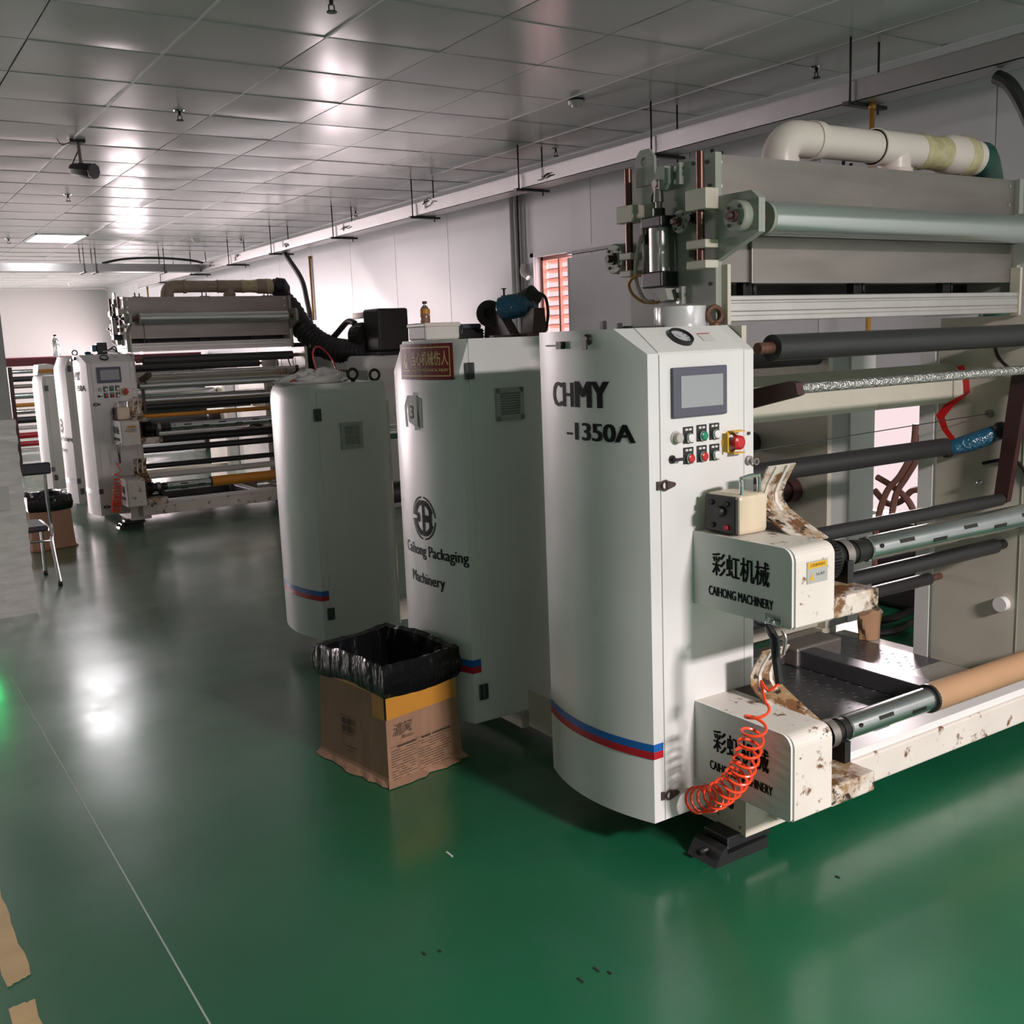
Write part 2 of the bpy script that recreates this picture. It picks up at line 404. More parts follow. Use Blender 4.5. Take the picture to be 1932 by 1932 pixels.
wf = MB().box(.5, XW+.12, YFAR, YFAR+.12, 0, ZC).box(XL-.1, -4.2, YFAR, YFAR+.12, 0, ZC).box(-4.2, .5, YFAR, YFAR+.12, 0, .85).box(-4.2, .5, YFAR, YFAR+.12, 2.75, ZC)
struct('wall_far', wf, 'wall_far')
struct('trim_2', MB().box(.5, XW-.02, YFAR-.03, YFAR, 1.46, 1.6), 'dado')
wl = MB().box(XL-.12, XL, YN, 16.4, 0, ZC).box(XL-.12, XL, 22.6, YFAR, 0, ZC).box(XL-.12, XL, 16.4, 22.6, 0, .95).box(XL-.12, XL, 16.4, 22.6, 2.65, ZC)
struct('wall_left', wl, 'wall')
struct('wall_near', MB().box(XL-.1, XW+.12, YN-.12, YN, 0, ZC), 'wall_white')
def frame_window(name, axis, c, a0, a1, z0, z1, n):
    mb = MB(); t = .025
    def bx(p0, p1, q0, q1):
        return mb.box(c-.03, c+.03, p0, p1, q0, q1) if axis == 'x' else mb.box(p0, p1, c-.03, c+.03, q0, q1)
    bx(a0, a1, z0, z0+.05); bx(a0, a1, z1-.05, z1)
    for i in range(n+1):
        p = a0+(a1-a0)*i/n; p = min(max(p, a0+t), a1-t); bx(p-t, p+t, z0, z1)
    o = mb.build(name, 'white'); o['kind'] = 'structure'; return o
frame_window('window_1', 'y', YFAR+.06, -4.2, .5, .85, 2.75, 5)
frame_window('window_2', 'x', XL-.06, 16.4, 22.6, .95, 2.65, 5)
frame_window('window_3', 'x', XW+.06, 20.2, 23.2, .9, 1.8, 2)
frame_window('window_4', 'x', XW+.06, 10.6, 12.1, .9, 1.72, 2)
frame_window('window_5', 'x', XW+.06, 3.35, 4.25, .4, 1.22, 1)
# grey header over window 5
struct('trim_3', MB().box(XW-.09, XW-.014, 10.3, 12.45, 1.74, 1.9), 'door_leaf')

# door with slatted shutter and sliding leaf
d = tag(MB().box(XW+.05, XW+.09, 6.94, 6.965, 0, 2.25).box(XW+.05, XW+.09, 7.445, 7.47, 0, 2.25).box(XW+.05, XW+.09, 6.94, 7.47, 2.22, 2.25).box(XW+.05, XW+.08, 7.2, 7.225, .9, 2.22).build('door_1', 'slat'), kind='structure')
k = 0; z = 1.1
while z < 2.2:
    MB().prism([(XW+.10, z+.03), (XW+.15, z), (XW+.15, z+.006), (XW+.10, z+.036)], 'y', 6.9, 7.52).build('slat', 'slat', d)
    z += .078
MB().box(XW-.05, XW-.018, 5.45, 6.93, 0, 2.2).box(XW-.052, XW-.016, 6.93, 6.95, 0, 2.2).build('sliding_leaf', 'door_leaf', d)
MB().box(XW-.06, XW-.012, 5.2, 6.95, 2.225, 2.245).build('door_track', 'black', d)
MB().box(XW-.03, XW-.012, 6.2, 7.52, 2.25, 2.285).box(XW-.03, XW-.012, 7.472, 7.53, 0, 2.285).build('architrave', 'wall', d)

# pillar, lower half wrapped in stretch film
cx0, cx1, cy0, cy1 = .25, .86, 6.85, 7.45
cl = struct('column', MB().box(cx0, cx1, cy0, cy1, 0, 3.0), 'column')
mb = MB(); rings = []
for i in range(46):
    z = 1.2*i/45; rg = []
    pts = [(cx0, cy0), (cx1, cy0), (cx1, cy1), (cx0, cy1)]
    for a, b in zip(pts, pts[1:]+pts[:1]):
        for q in range(10):
            u = q/10; j = .012+.0025*math.sin(z*60+q*1.7)+R_.uniform(-.002, .002)
            x = a[0]+(b[0]-a[0])*u; y = a[1]+(b[1]-a[1])*u
            rg.append((x+(j if x > (cx0+cx1)/2 else -j), y+(j if y > (cy0+cy1)/2 else -j), z))
    rings.append(rg)
mb.loft(rings, False, True); mb.build('stretch_film', 'film', cl)
MB().box(.72, .79, 6.82, 6.836, .66, .8).build('paper_slip', 'paper', cl)

# ================================================================== CEILING FITTINGS
MB().box(2.137, 2.738, 12.70, 13.4, ZC, ZC+.01).build('panel', 'ceil', ce); MB().box(2.137, 2.738, 14.26, 14.52, ZC, ZC+.01).build('panel', 'ceil', ce)
lp = thing('ceiling_light', (2.445, 13.83, ZC), 'flush rectangular ceiling light panel glowing white above the aisle', 'light')
MB().box(2.15, 2.74, 13.4, 13.42, ZC-.012, ZC+.012).box(2.15, 2.74, 14.24, 14.26, ZC-.012, ZC+.012).box(2.15, 2.17, 13.4, 14.26, ZC-.012, ZC+.012).box(2.72, 2.74, 13.4, 14.26, ZC-.012, ZC+.012).build('frame', 'white', lp)
MB().box(2.17, 2.72, 13.42, 14.24, ZC-.006, ZC).build('diffuser', 'lamp', lp)
l2 = thing('ceiling_light', (2.4, -2.8, ZC), 'ceiling light panel over the aisle end beyond the yellow lane marking', 'light')
MB().box(2.05, 2.75, -3.2, -2.4, ZC-.012, ZC-.006).build('frame', 'white', l2)
lamp = bpy.data.lights.new('ceiling_lamp_offscreen', 'AREA'); lamp.shape = 'RECTANGLE'; lamp.size = .6; lamp.size_y = .6; lamp.energy = 680; lamp.color = (1, .88, .89)
lo = bpy.data.objects.new('ceiling_lamp_offscreen', lamp); COL.objects.link(lo); lo.location = (2.4, -2.8, ZC-.02)
lamp = bpy.data.lights.new('ceiling_lamp', 'AREA'); lamp.shape = 'RECTANGLE'; lamp.size = .55; lamp.size_y = .8; lamp.energy = 26; lamp.color = (1, .95, .97)
lo = bpy.data.objects.new('ceiling_lamp', lamp); COL.objects.link(lo); lo.location = (2.445, 13.83, ZC-.02)

def sprinkler(x, y, label):
    t = thing('sprinkler', (x, y, ZC), label, 'sprinkler', 'ceiling sprinklers')
    MB().lathe((x, y, ZC), (0, 0, -1), [(0, .0), (0, .035), (.008, .03), (.008, .012)], 14).build('escutcheon', 'chrome', t)
    MB().cyl((x, y, ZC-.006), (x, y, ZC-.03), .009, 10).build('body', 'rod', t)
    MB().box(x-.014, x-.010, y-.003, y+.003, ZC-.055, ZC-.028).box(x+.010, x+.014, y-.003, y+.003, ZC-.055, ZC-.028).build('yoke', 'rod', t)
    MB().cyl((x, y, ZC-.055), (x, y, ZC-.06), .022, 14).build('deflector', 'rod', t)
for (x, y, lb) in ((1.93, 4.25, 'ceiling sprinkler above the strip of floor beside the curved cabinets'), (1.93, 6.54, 'ceiling sprinkler on the near side of the hanging camera'),
                   (1.94, 10.18, 'ceiling sprinkler between the hanging camera and the glowing light panel'), (1.94, 13.98, 'ceiling sprinkler beside the glowing light panel'),
                   (4.81, 4.15, 'ceiling sprinkler above the tray behind the white elbow pipe'), (4.85, 6.72, 'ceiling sprinkler above the cable tray near the louvred door'),
                   (4.9, 10.5, 'ceiling sprinkler between cable tray and shiny wall panels'), (4.63, 13.45, 'ceiling sprinkler above the cable tray near the crossing tray')):
    sprinkler(x, y, lb)
for (x, y, lb) in ((4.01, 5.33, 'round white smoke detector on the ceiling before the cream elbow pipe'), (4.07, 13.56, 'round white smoke detector above the crossing cable tray'), (4.09, 22.1, 'small round smoke detector near the far wall')):
    t = thing('smoke_detector', (x, y, ZC), lb, 'detector', 'smoke detectors')
    MB().cyl((x, y, ZC), (x, y, ZC-.012), .055, 20).build('base', 'black' if y < 6 else 'white', t)
    MB().lathe((x, y, ZC-.012), (0, 0, -1), [(0, .05), (.022, .046), (.022, .03), (.04, .026), (.04, 0)], 20).build('sensor_cap', 'white_box', t)

# security camera on a drop arm
p = Vector((1.55, 7.66, ZC)); t = thing('security_camera', p, 'dark security camera hanging from the ceiling on a short bracket', 'camera')
MB().box(p.x-.05, p.x+.05, p.y-.04, p.y+.04, ZC-.02, ZC).build('base_plate', 'rod', t)
MB().cyl((p.x+.01, p.y, ZC-.02), (p.x+.014, p.y-.005, ZC-.16), .012, 10).box(p.x-.012, p.x+.036, p.y-.02, p.y+.02, ZC-.175, ZC-.15, .004).build('drop_arm', 'steel', t)
c0 = Vector((p.x-.035, p.y+.05, ZC-.185)); c1 = Vector((p.x+.065, p.y-.1, ZC-.215))
MB().tube([c0, c0.lerp(c1, .12), c0.lerp(c1, .9), c1], [.035, .044, .05, .046], 8).build('housing', 'black', t)
MB().cyl(c1, c1+(c1-c0).normalized()*.015, .05, 8, .052).build('sun_shield', 'rubber', t)
MB().tube([(p.x+.02, p.y, ZC-.04), (p.x-.02, p.y+.01, ZC-.12), (p.x-.045, p.y+.03, ZC-.19), (p.x-.01, p.y+.03, ZC-.225)], .004, 6).tube([(p.x-.03, p.y, ZC-.012), (p.x-.09, p.y+.01, ZC-.035), (p.x-.12, p.y+.01, ZC)], .003, 6).build('cable', 'rod', t)

# cable trays
def cable_tray(label, label_loc):
    t = thing('cable_tray', label_loc, label, 'cable tray', 'cable trays'); return t
ct = cable_tray('long grey metal cable tray hung on black rods along the panelled wall', (4.6, 9, 2.685))
y0, y1 = 1.0, 18.6
mb = MB(); mb.box(4.51, 4.514, y0, y1, 2.685, 2.79).box(4.686, 4.69, y0, y1, 2.685, 2.79).box(4.51, 4.69, y0, y1, 2.685, 2.689).box(4.505, 4.52, y0, y1, 2.787, 2.792).build('trough', 'tray', ct)
for yy in (3.655, 5.19, 6.71, 8.43, 10.2, 12.02, 13.6, 15.3, 17.0):
    MB().cyl((4.49, yy, 2.665), (4.49, yy, ZC), .006, 8).build('rod', 'rod', ct)
    MB().cyl((4.71, yy, 2.64), (4.71, yy, ZC), .006, 8).build('rod', 'rod', ct)
    MB().box(4.455, 4.76, yy-.02, yy+.02, 2.666, 2.684).build('crossbar', 'rod', ct)
for yy in (6.35, 8.15, 9.9, 11.6, 13.3, 14.4):
    mb = MB()
    for q in range(5):
        yq = yy+R_.uniform(-.09, .09); zq = R_.uniform(2.72, 2.79)
        mb.tube([(4.507, yq-.05, zq), (4.5, yq, zq+.02*R_.uniform(-1, 1)), (4.507, yq+.05, zq-.01)], .003, 5)
    mb.tube([(4.505, yy+.07, 2.79), (4.503, yy+.07, 2.72)], .003, 5); mb.build('loose_wire', 'rod', ct)
c2 = cable_tray('grey cable tray crossing the room to meet the long wall tray', (1.5, 15, 2.685))
MB().box(-4.4, 4.5, 14.9, 14.904, 2.69, 2.79).box(-4.4, 4.5, 15.1, 15.104, 2.69, 2.79).box(-4.4, 4.5, 14.9, 15.104, 2.686, 2.69).build('trough', 'tray', c2)
for xx in (.2, 2.95, 3.1, 4.0):
    MB().cyl((xx, 14.88, 2.66), (xx, 14.88, ZC), .006, 6).build('rod', 'rod', c2); MB().cyl((xx, 15.13, 2.66), (xx, 15.13, ZC), .006, 6).build('rod', 'rod', c2)
    MB().box(xx-.02, xx+.02, 14.84, 15.16, 2.666, 2.684).build('crossbar', 'rod', c2)
tag(MB().tube([(3.2, 15, 2.8), (3.5, 14.98, 2.86), (3.95, 14.95, 2.875), (4.4, 14.9, 2.84), (4.58, 14.7, 2.76)], .016, 8).build('power_cable', 'rubber'), 'thick black cable arching from the crossing tray into the wall tray', 'cable')
tag(MB().tube([(4.6, 11.9, 2.7), (4.62, 11.85, 2.62), (4.63, 11.5, 2.35), (4.6, 11.3, 2.1), (4.5, 11.0, 1.85), (4.4, 10.9, 1.5)], .03, 10).build('power_cable', 'rubber'), 'thick black cable dropping from the tray behind the ribbed duct', 'cable')
tag(MB().tube([onX(1880, 145, 4.6), onX(1905, 160, 4.6), onX(1932, 205, 4.62), onX(1965, 290, 4.65), onX(1990, 420, 4.7), onX(2000, 640, 4.8)], .032, 10).build('power_cable', 'rubber'), 'thick black cable dropping from the tray past the white elbow pipe', 'cable')
# orange conduits and wall pipe
for (yy, za, zb, lb) in ((12.4, 1.9, 2.69, 'thin orange conduit on the panelled wall by the ribbed duct'), (3.62, 1.0, 2.685, 'thin orange conduit under the tray behind the white elbow pipe'), (18.3, 1.9, 2.69, 'thin orange conduit beyond the first taped duct pipe')):
    xx = 4.62 if yy < 4 else 5.12 if yy < 15 else 4.6
    t = thing('conduit', (xx, yy, za), lb, 'conduit', 'orange conduits')
    MB().cyl((xx, yy, za), (xx, yy, zb), .014, 10).build('pipe', 'conduit', t)
    MB().cyl((xx, yy, zb-.03), (xx, yy, zb), .02, 10).build('coupling', 'conduit', t)
t = thing('wall_pipe', (5.1, 7.72, 0), 'pair of white plastic pipes running up the wall beside the louvred door', 'pipe')
MB().cyl((5.1, 7.69, 0), (5.1, 7.69, 2.9), .014, 10).build('pipe', 'white', t); MB().cyl((5.105, 7.76, 0), (5.105, 7.76, 2.9), .02, 10).build('pipe', 'wall', t)
MB().cyl((5.09, 7.64, 0), (5.09, 7.64, 2.9), .008, 8).build('black_cable', 'rod', t)
MB().tube([(5.1, 7.6, 2.2), (5.08, 7.58, 2.13), (5.08, 7.5, 2.08)], .022, 8).build('bend', 'white', t)

# ================================================================== CURVED CABINETS
XN, XS, XR = 1.877, 1.916, 2.285      # nose edge, door seam, right edge
def nose(Y, y0, c=.52, sag=.052):
    u = (Y-y0-c/2)/(c/2); return XN-sag*(1-u*u)
def plan(y0, z, inset=0., fy=0., c=.52, N=16):
    pts = []
    for i in range(N+1):
        Y = y0+fy+(c-fy)*i/N; X = nose(Y, y0, c)+inset
        pts.append((X, Y, z))
    pts += [(XR, y0+c, z), (XR, y0+fy, z)]
    return pts
def cab_body(y0, rings):
    mb = MB(); rg = [plan(y0, *r) for r in rings]
    mb.loft(rg, True, True); return mb
def on_nose(y0, yc, zc, lift=.0016):
    return lambda s, t: (nose(yc-s, y0)-lift, yc-s, zc+t)
def stripe(t, y0, z0, z1, m):
    mb = MB(); N = 20; vs = []
    for i in range(N+1):
        Y = y0+.52*i/N; vs += [(nose(Y, y0)-.0016, Y, z0), (nose(Y, y0)-.0016, Y, z1)]
    mb.add(vs, [(2*i, 2*i+1, 2*i+3, 2*i+2) for i in range(N)], True)
    mb.box(XN-.0016, XS-.003, y0-.0018, y0, z0, z1); mb.build('stripe_band', m, t, fix=False)
def hinge(t, x, y, z):
    mb = MB(); mb.box(x-.019, x-.002, y-.008, y, z-.03, z+.03, .002).box(x+.002, x+.019, y-.008, y, z-.03, z+.03, .002).cyl((x, y-.007, z-.03), (x, y-.007, z+.03), .005, 10)
    mb.build('hinge', 'hinge', t)
def vent(t, x0, x1, y, z0, z1):
    mb = MB(); f = .018
    mb.box(x0, x1, y-.01, y, z0, z0+f).box(x0, x1, y-.01, y, z1-f, z1).box(x0, x0+f, y-.01, y, z0, z1).box(x1-f, x1, y-.01, y, z0, z1)
    fr = mb.build('vent_grille', 'grille', t)
    MB().box(x0+f, x1-f, y-.003, y, z0+f, z1-f).build('vent_filter', 'grille', fr)
    n = 9; h = (z1-z0-2*f)/n
    for i in range(n):
        z = z0+f+h*i
        MB().prism([(y-.004, z+h*.45), (y-.010, z), (y-.010, z+.0025), (y-.004, z+h*.45+.0025)], 'x', x0+f, x1-f).build('louver', 'grille', fr)
def eye_bolt(t, p, axis, R, r, m, name='eye_bolt'):
    MB().torus((p[0], p[1], p[2]+R+.012), axis, R, r).cyl((p[0], p[1], p[2]), (p[0], p[1], p[2]+.014), r*1.6, 12).build(name, m, t)
def door_plate(t, y0, z0, z1, name='door'):
    return MB().box(XS+.001, XR-.001, y0-.004, y0+.001, z0, z1, .0015).build(name, 'cab', t)

def control_cabinet(label):
    y0 = 2.2; t = thing('control_cabinet', (2.08, 2.46, .12), label, 'cabinet', 'control cabinets')
    b = cab_body(y0, [(.12,), (1.50,), (1.573, 0, .105)]).build('body', 'cab', t)
    MB().box(XS+.001, 2.243, y0-.004, y0+.001, .123, 1.498, .0012).build('front_panel', 'panel', t)
    MB().box(2.246, XR, y0-.003, y0+.001, .33, 1.498, .0012).build('edge_strip', 'panel', t)
    n = Vector((0, -.073, .105)).normalized()
    def slant(x, s, lift=0.):   # point on the sloping top face; s up the slope 0..1
        return Vector((x, y0+.105*s, 1.50+.073*s))+n*lift
    MB().add([slant(XS+.001, .02, .003), slant(2.243, .02, .003), slant(2.243, .97, .003), slant(XS+.001, .97, .003), slant(XS+.001, .02), slant(2.243, .02), slant(2.243, .97), slant(XS+.001, .97)],
             [(0, 1, 2, 3), (4, 7, 6, 5), (0, 4, 5, 1), (1, 5, 6, 2), (2, 6, 7, 3), (3, 7, 4, 0)]).build('sloping_panel', 'panel', t)
    c = slant(2.045, .5, .003)
    g = MB().lathe(c, n, [(0, .038), (.012, .038), (.014, .034), (.006, .032)], 28).build('pressure_gauge', 'black', t)
    MB().lathe(c, n, [(.005, .033), (.005, 0)], 28).build('dial_face', 'dial', g)
    mb = MB(); u = Vector((1, 0, 0)); v = n.cross(u)
    for k in range(9):
        a = -2.2+k*.55; d = u*math.sin(a)-v*math.cos(a); e = d.cross(n); q = c+n*.0062+d*.026
        mb.add([q-e*.001-d*.004, q+e*.001-d*.004, q+e*.001+d*.004, q-e*.001+d*.004], [(0, 1, 2, 3)])
    q = c+n*.0065; mb.add([q+u*.002, q-u*.002, q-u*.018+v*.014], [(0, 1, 2)]); mb.build('dial_marks', 'ink', g)
    s = slant(2.15, .5, .0045); mb = MB(); mb.add([s+Vector((-.026, 0, 0))-v*.018, s+Vector((.022, 0, 0))-v*.018, s+Vector((.022, 0, 0))+v*.02, s+Vector((-.026, 0, 0))+v*.02], [(0, 1, 2, 3)])
    mb.mat(1); w = Vector((0, 0, 0)); s2 = s+n*.0006
    mb.add([s2+u*-.026+v*.016, s2+u*.022+v*.016, s2+u*.022+v*.02, s2+u*-.026+v*.02], [(0, 1, 2, 3)])
    mb.build('warning_sticker', ['paper', 'red'], t, fix=False)
    # touch screen
    h = MB().box(1.957, 2.165, y0-.016, y0-.003, 1.318, 1.459, .003).build('touch_screen', 'hmi_frame', t)
    mb = MB(); mb.box(1.985, 2.147, y0-.0172, y0-.012, 1.345, 1.435).build('display', 'hmi_screen', h)
    # push buttons
    def button(x, z, m):
        mb = MB(); mb.box(x-.019, x+.019, y0-.007, y0-.004, z-.02, z+.028, .001)
        mb.mat(1).lathe((x+.003, y0-.007, z-.004), (0, -1, 0), [(0, .0155), (.006, .0155), (.008, .0125)], 18)
        mb.mat(2).lathe((x+.003, y0-.007, z-.004), (0, -1, 0), [(.004, .012), (.011, .012), (.0125, .009), (.0125, 0)], 18)
        mb.mat(3); mb.box(x-.012, x-.002, y0-.0073, y0-.007, z+.017, z+.023).box(x+.002, x+.012, y0-.0073, y0-.007, z+.017, z+.023)
        mb.build('push_button', ['black', 'chrome', m, 'paper'], t)
    for x, z, m in ((2.02, 1.262, 'button_white'), (2.072, 1.264, 'button_green'), (2.122, 1.265, 'button_white'), (2.02, 1.203, 'button_red'), (2.072, 1.204, 'button_red'), (2.122, 1.204, 'button_white')):
        button(x, z, m)
    MB().lathe((1.973, y0-.004, 1.262), (0, -1, 0), [(0, .019), (.004, .019), (.004, .014), (.02, .014), (.022, .012), (.022, 0)], 20).build('speed_knob', 'knob_grey', t)
    MB().lathe((1.958, y0-.004, 1.202), (0, -1, 0), [(0, .012), (.004, .012), (.004, .005), (.02, .005)], 14).box(1.953, 1.985, y0-.03, y0-.018, 1.198, 1.206).build('toggle_switch', 'black', t)
    mb = MB(); mb.lathe((2.184, y0-.004, 1.232), (0, -1, 0), [(0, .033), (.006, .031), (.012, .027)], 20).box(2.176, 2.222, y0-.03, y0-.006, 1.262, 1.266).box(2.176, 2.222, y0-.03, y0-.006, 1.198, 1.202).box(2.155, 2.16, y0-.026, y0-.006, 1.205, 1.26)
    es = mb.build('stop_shroud', 'yellow', t)
    MB().lathe((2.19, y0-.012, 1.232), (0, -1, 0), [(0, .012), (.012, .013), (.014, .022), (.03, .021), (.034, .014), (.034, 0)], 20).build('emergency_button', 'button_red', es)
    # latches
    for zz, xx in ((1.131, XS), (.2, XS)):
        mb = MB(); mb.box(xx-.014, xx-.004, y0-.006, y0, zz-.012, zz+.012).torus((xx+.012, y0-.01, zz), (0, 1, 0), .013, .0035, 16, 6)
        mb.prism([(xx+.018, zz-.013), (xx+.045, zz-.006), (xx+.05, zz), (xx+.045, zz+.006), (xx+.018, zz+.013)], 'y', y0-.013, y0-.004); mb.build('toggle_latch', 'brown_steel', t)
    MB().lathe((2.262, y0-.003, 1.171), (0, -1, 0), [(0, .014), (.008, .014), (.01, .006), (.018, .006), (.018, 0)], 14).torus((2.285, y0-.014, 1.165), (0, 1, 0), .009, .003, 14, 6).build('hook_bolt', 'steel', t)
    MB().lathe((2.262, y0-.003, 1.252), (0, -1, 0), [(0, .005), (.006, .005), (.006, 0)], 10).build('hook_bolt', 'brown_steel', t)
    # key lock and knob on the curved side
    Y = 2.543; x = nose(Y, y0)
    MB().lathe((x+.002, Y-.02, 1.532), (-1, 0, 0), [(0, .011), (.012, .011), (.012, 0)], 14).box(x-.018, x-.008, Y-.02, Y+.05, 1.529, 1.534).box(x-.02, x-.006, Y-.03, Y-.005, 1.521, 1.543).build('key_lock', 'black', t)
    Y = 2.40; x = nose(Y, y0)
    MB().lathe((x+.002, Y, 1.546), (-1, 0, 0), [(0, .016), (.01, .016), (.014, .01), (.014, 0)], 16).box(x-.016, x-.01, Y-.009, Y+.009, 1.518, 1.546).build('padlock', 'black', t)
    stripe(t, y0, .343, .366, 'blue'); stripe(t, y0, .32, .343, 'red')
    mb = MB(); text(mb, 'MY', on_nose(y0, 2.395, 1.388), .135, .076, .05); text(mb, 'CH', on_nose(y0, 2.538, 1.386), .118, .074, .03)
    mb.build('lettering', 'letters', t, fix=False)
    mb = MB(); text(mb, '-1350A', on_nose(y0, 2.377, 1.279), .272, .052, .035); mb.build('lettering', 'letters', t, fix=False)
    return t

def warning_cabinet(label):
    y0 = 3.233; t = thing('warning_cabinet', (2.08, 3.49, .12), label, 'cabinet', 'middle drive cabinets')
    cab_body(y0, [(.12,), (1.45,), (1.565, .045)]).build('body', 'cab', t)
    door_plate(t, y0, .125, 1.562); hinge(t, XS, y0-.004, 1.45); hinge(t, XS, y0-.004, .241); vent(t, 2.021, 2.143, y0-.004, 1.261, 1.381)
    stripe(t, y0, .343, .37, 'blue'); stripe(t, y0, .318, .343, 'red')
    # round emblem
    fn = on_nose(y0, 3.47, .892); mb = MB(); Rr = .085
    def arcseg(r0, r1, a0, a1, n=8):
        vs = []
        for i in range(n+1):
            a = a0+(a1-a0)*i/n; vs += [fn(r0*math.cos(a), r0*math.sin(a)), fn(r1*math.cos(a), r1*math.sin(a))]
        mb.add(vs, [(2*i, 2*i+1, 2*i+3, 2*i+2) for i in range(n)])
    for k in range(4): arcseg(Rr*.93, Rr, k*PI/2+.1, (k+1)*PI/2-.1)
    arcseg(Rr*.62, Rr*.85, PI/2+.2, PI-.1); arcseg(Rr*.62, Rr*.85, PI+.1, 1.5*PI-.2)
    arcseg(Rr*.62, Rr*.85, .35, PI/2-.25); arcseg(Rr*.62, Rr*.85, -PI/2+.25, -.35)
    def rect(a, b, c, d): mb.add([fn(a, c), fn(b, c), fn(b, d), fn(a, d)], [(0, 1, 2, 3)])
    rect(-.006, .012, .012, .07); rect(-.006, .012, -.07, -.012); rect(.0, .055, -.014, .014); rect(.042, .06, -.035, .035); rect(-.006, .012, -.012, .012)
    mb.add([fn(-.035+.012*math.cos(a), .02*math.sin(a)) for a in (2*PI*i/12 for i in range(12))], [list(range(12))])
    mb.build('emblem', 'letters', t, fix=False)
    mb = MB(); text(mb, 'Caihong Packaging', on_nose(y0, 3.437, .757), .42, .058, .012); mb.build('lettering', 'letters', t, fix=False)
    mb = MB(); text(mb, 'Machinery', on_nose(y0, 3.473, .645), .245, .056, .012); mb.build('lettering', 'letters', t, fix=False)
    # warning sign
    sg = MB(); fn = on_nose(y0, 3.425, 1.487, .003)
    def strip(a, b, c, d, lift, m, n=10):
        f2 = on_nose(y0, 3.425, 1.487, lift); sg.mat(m); vs = []
        for i in range(n+1):
            s = a+(b-a)*i/n; vs += [f2(s, c), f2(s, d)]
        sg.add(vs, [(2*i, 2*i+1, 2*i+3, 2*i+2) for i in range(n)])
    def tilt(s, t_): return s, t_
    strip(-.172, .172, -.066, .066, .003, 0)
    for a, b, c, d in ((-.158, .158, .05, .054), (-.158, .158, -.054, -.05), (-.158, -.154, -.054, .054), (.154, .158, -.054, .054)): strip(a, b, c, d, .0036, 1)
    sg.mat(1); f3 = on_nose(y0, 3.425, 1.487, .0036)
    text(sg, '当心机械伤人', lambda s, t_: f3(s+.042, t_+.012), .215, .052, .006)
    text(sg, 'CAUTION MECHANICAL INJURY', lambda s, t_: f3(s+.042, t_-.032), .215, .014, .004)
    tri = [(-.148, -.036), (-.082, -.036), (-.115, .034)]; tin = [(-.138, -.03), (-.092, -.03), (-.115, .02)]
    for i in range(3):
        a, b, c, d = tri[i], tri[(i+1) % 3], tin[(i+1) % 3], tin[i]; sg.add([f3(*a), f3(*b), f3(*c), f3(*d)], [(0, 1, 2, 3)])
    sg.add([f3(-.128, -.026), f3(-.1, -.026), f3(-.11, .0), f3(-.12, .004)], [(0, 1, 2, 3)])
    sg.build('warning_sign', ['sign_red', 'sign_gold'], t, fix=False)
    # torn number sheet
    mb = MB(); fn = on_nose(y0, 3.5, 1.3, .002)
    mb.add([fn(-.08, -.062), fn(.06, -.06), fn(.062, .05), fn(.02, .062), fn(-.05, .06), fn(-.085, .02)], [(0, 1, 2, 3, 4, 5)])
    mb.mat(1); f4 = on_nose(y0, 3.5, 1.3, .0028); mb.add([f4(-.045, -.04), f4(.03, -.062), f4(.04, .055), f4(-.02, .06), f4(-.05, .03)], [(0, 1, 2, 3, 4)])
    mb.mat(2); f5 = on_nose(y0, 3.5, 1.3, .0034); text(mb, '3', lambda s, t_: f5(s-.012, t_-.002), .03, .05, .01)
    mb.mat(1); f6 = on_nose(y0, 3.5, 1.3, .006); mb.add([f6(.01, -.07), f6(.035, -.068), f6(.03, .075), f6(.012, .075)], [(0, 1, 2, 3)])
    mb.build('number_sheet', ['grille', 'paper', 'letters'], t, fix=False)
    eye_bolt(t, (2.03, 3.5, 1.565), (0, 1, 0), .024, .006, 'black')
    return t

def end_cabinet(label):
    y0 = 4.68; t = thing('end_cabinet', (2.08, 4.94, .12), label, 'cabinet', 'end drive cabinets')
    cab_body(y0, [(.12,), (1.30,), (1.345, .008, .004), (1.368, .02, .012), (1.38, .045, .03)]).build('body', 'cab', t)
    door_plate(t, y0, .125, 1.34); hinge(t, XS, y0-.004, 1.235); hinge(t, XS, y0-.004, .25); vent(t, 2.029, 2.144, y0-.004, 1.06, 1.188)
    stripe(t, y0, .343, .368, 'blue'); stripe(t, y0, .318, .343, 'red')
    eye_bolt(t, (2.17, 4.8, 1.38), (0, 1, 0), .026, .0075, 'black'); eye_bolt(t, (2.29, 4.8, 1.37), (0, 1, 0), .026, .0075, 'black')
    return t

# ================================================================== WINDING MACHINE FRAME
def rail(t, name, x0, x1, y, z, r, m, stub=.0, stub_r=None, stub_m='rust', seg=24):
    o = MB().cyl((x0, y, z), (x1, y, z), r, seg).build(name, m, t)
    if stub:
        sr = stub_r or r*.45
        for a, b in ((x0-stub, x0), (x1, x1+stub)): MB().cyl((a, y, z), (b, y, z), sr, 14).build('axle', stub_m, o)
    return o
def strip_yz(pts, x0, x1, th=.003):
    # bent sheet: profile in (y,z), extruded along x
    n = len(pts); mb = MB(); nn = []
    for i in range(n):
        a = Vector((*pts[max(i-1, 0)], 0)); b = Vector((*pts[min(i+1, n-1)], 0)); d = (b-a).normalized(); nn.append((-d.y*th, d.x*th))
    poly = list(pts)+[(p[0]+q[0], p[1]+q[1]) for p, q in zip(pts[::-1], nn[::-1])]
    for i in range(n-1):
        a, b = pts[i], pts[i+1]; c = (b[0]+nn[i+1][0], b[1]+nn[i+1][1]); d = (a[0]+nn[i][0], a[1]+nn[i][1])
        mb.prism([a, b, c, d], 'x', x0, x1)
    return mb
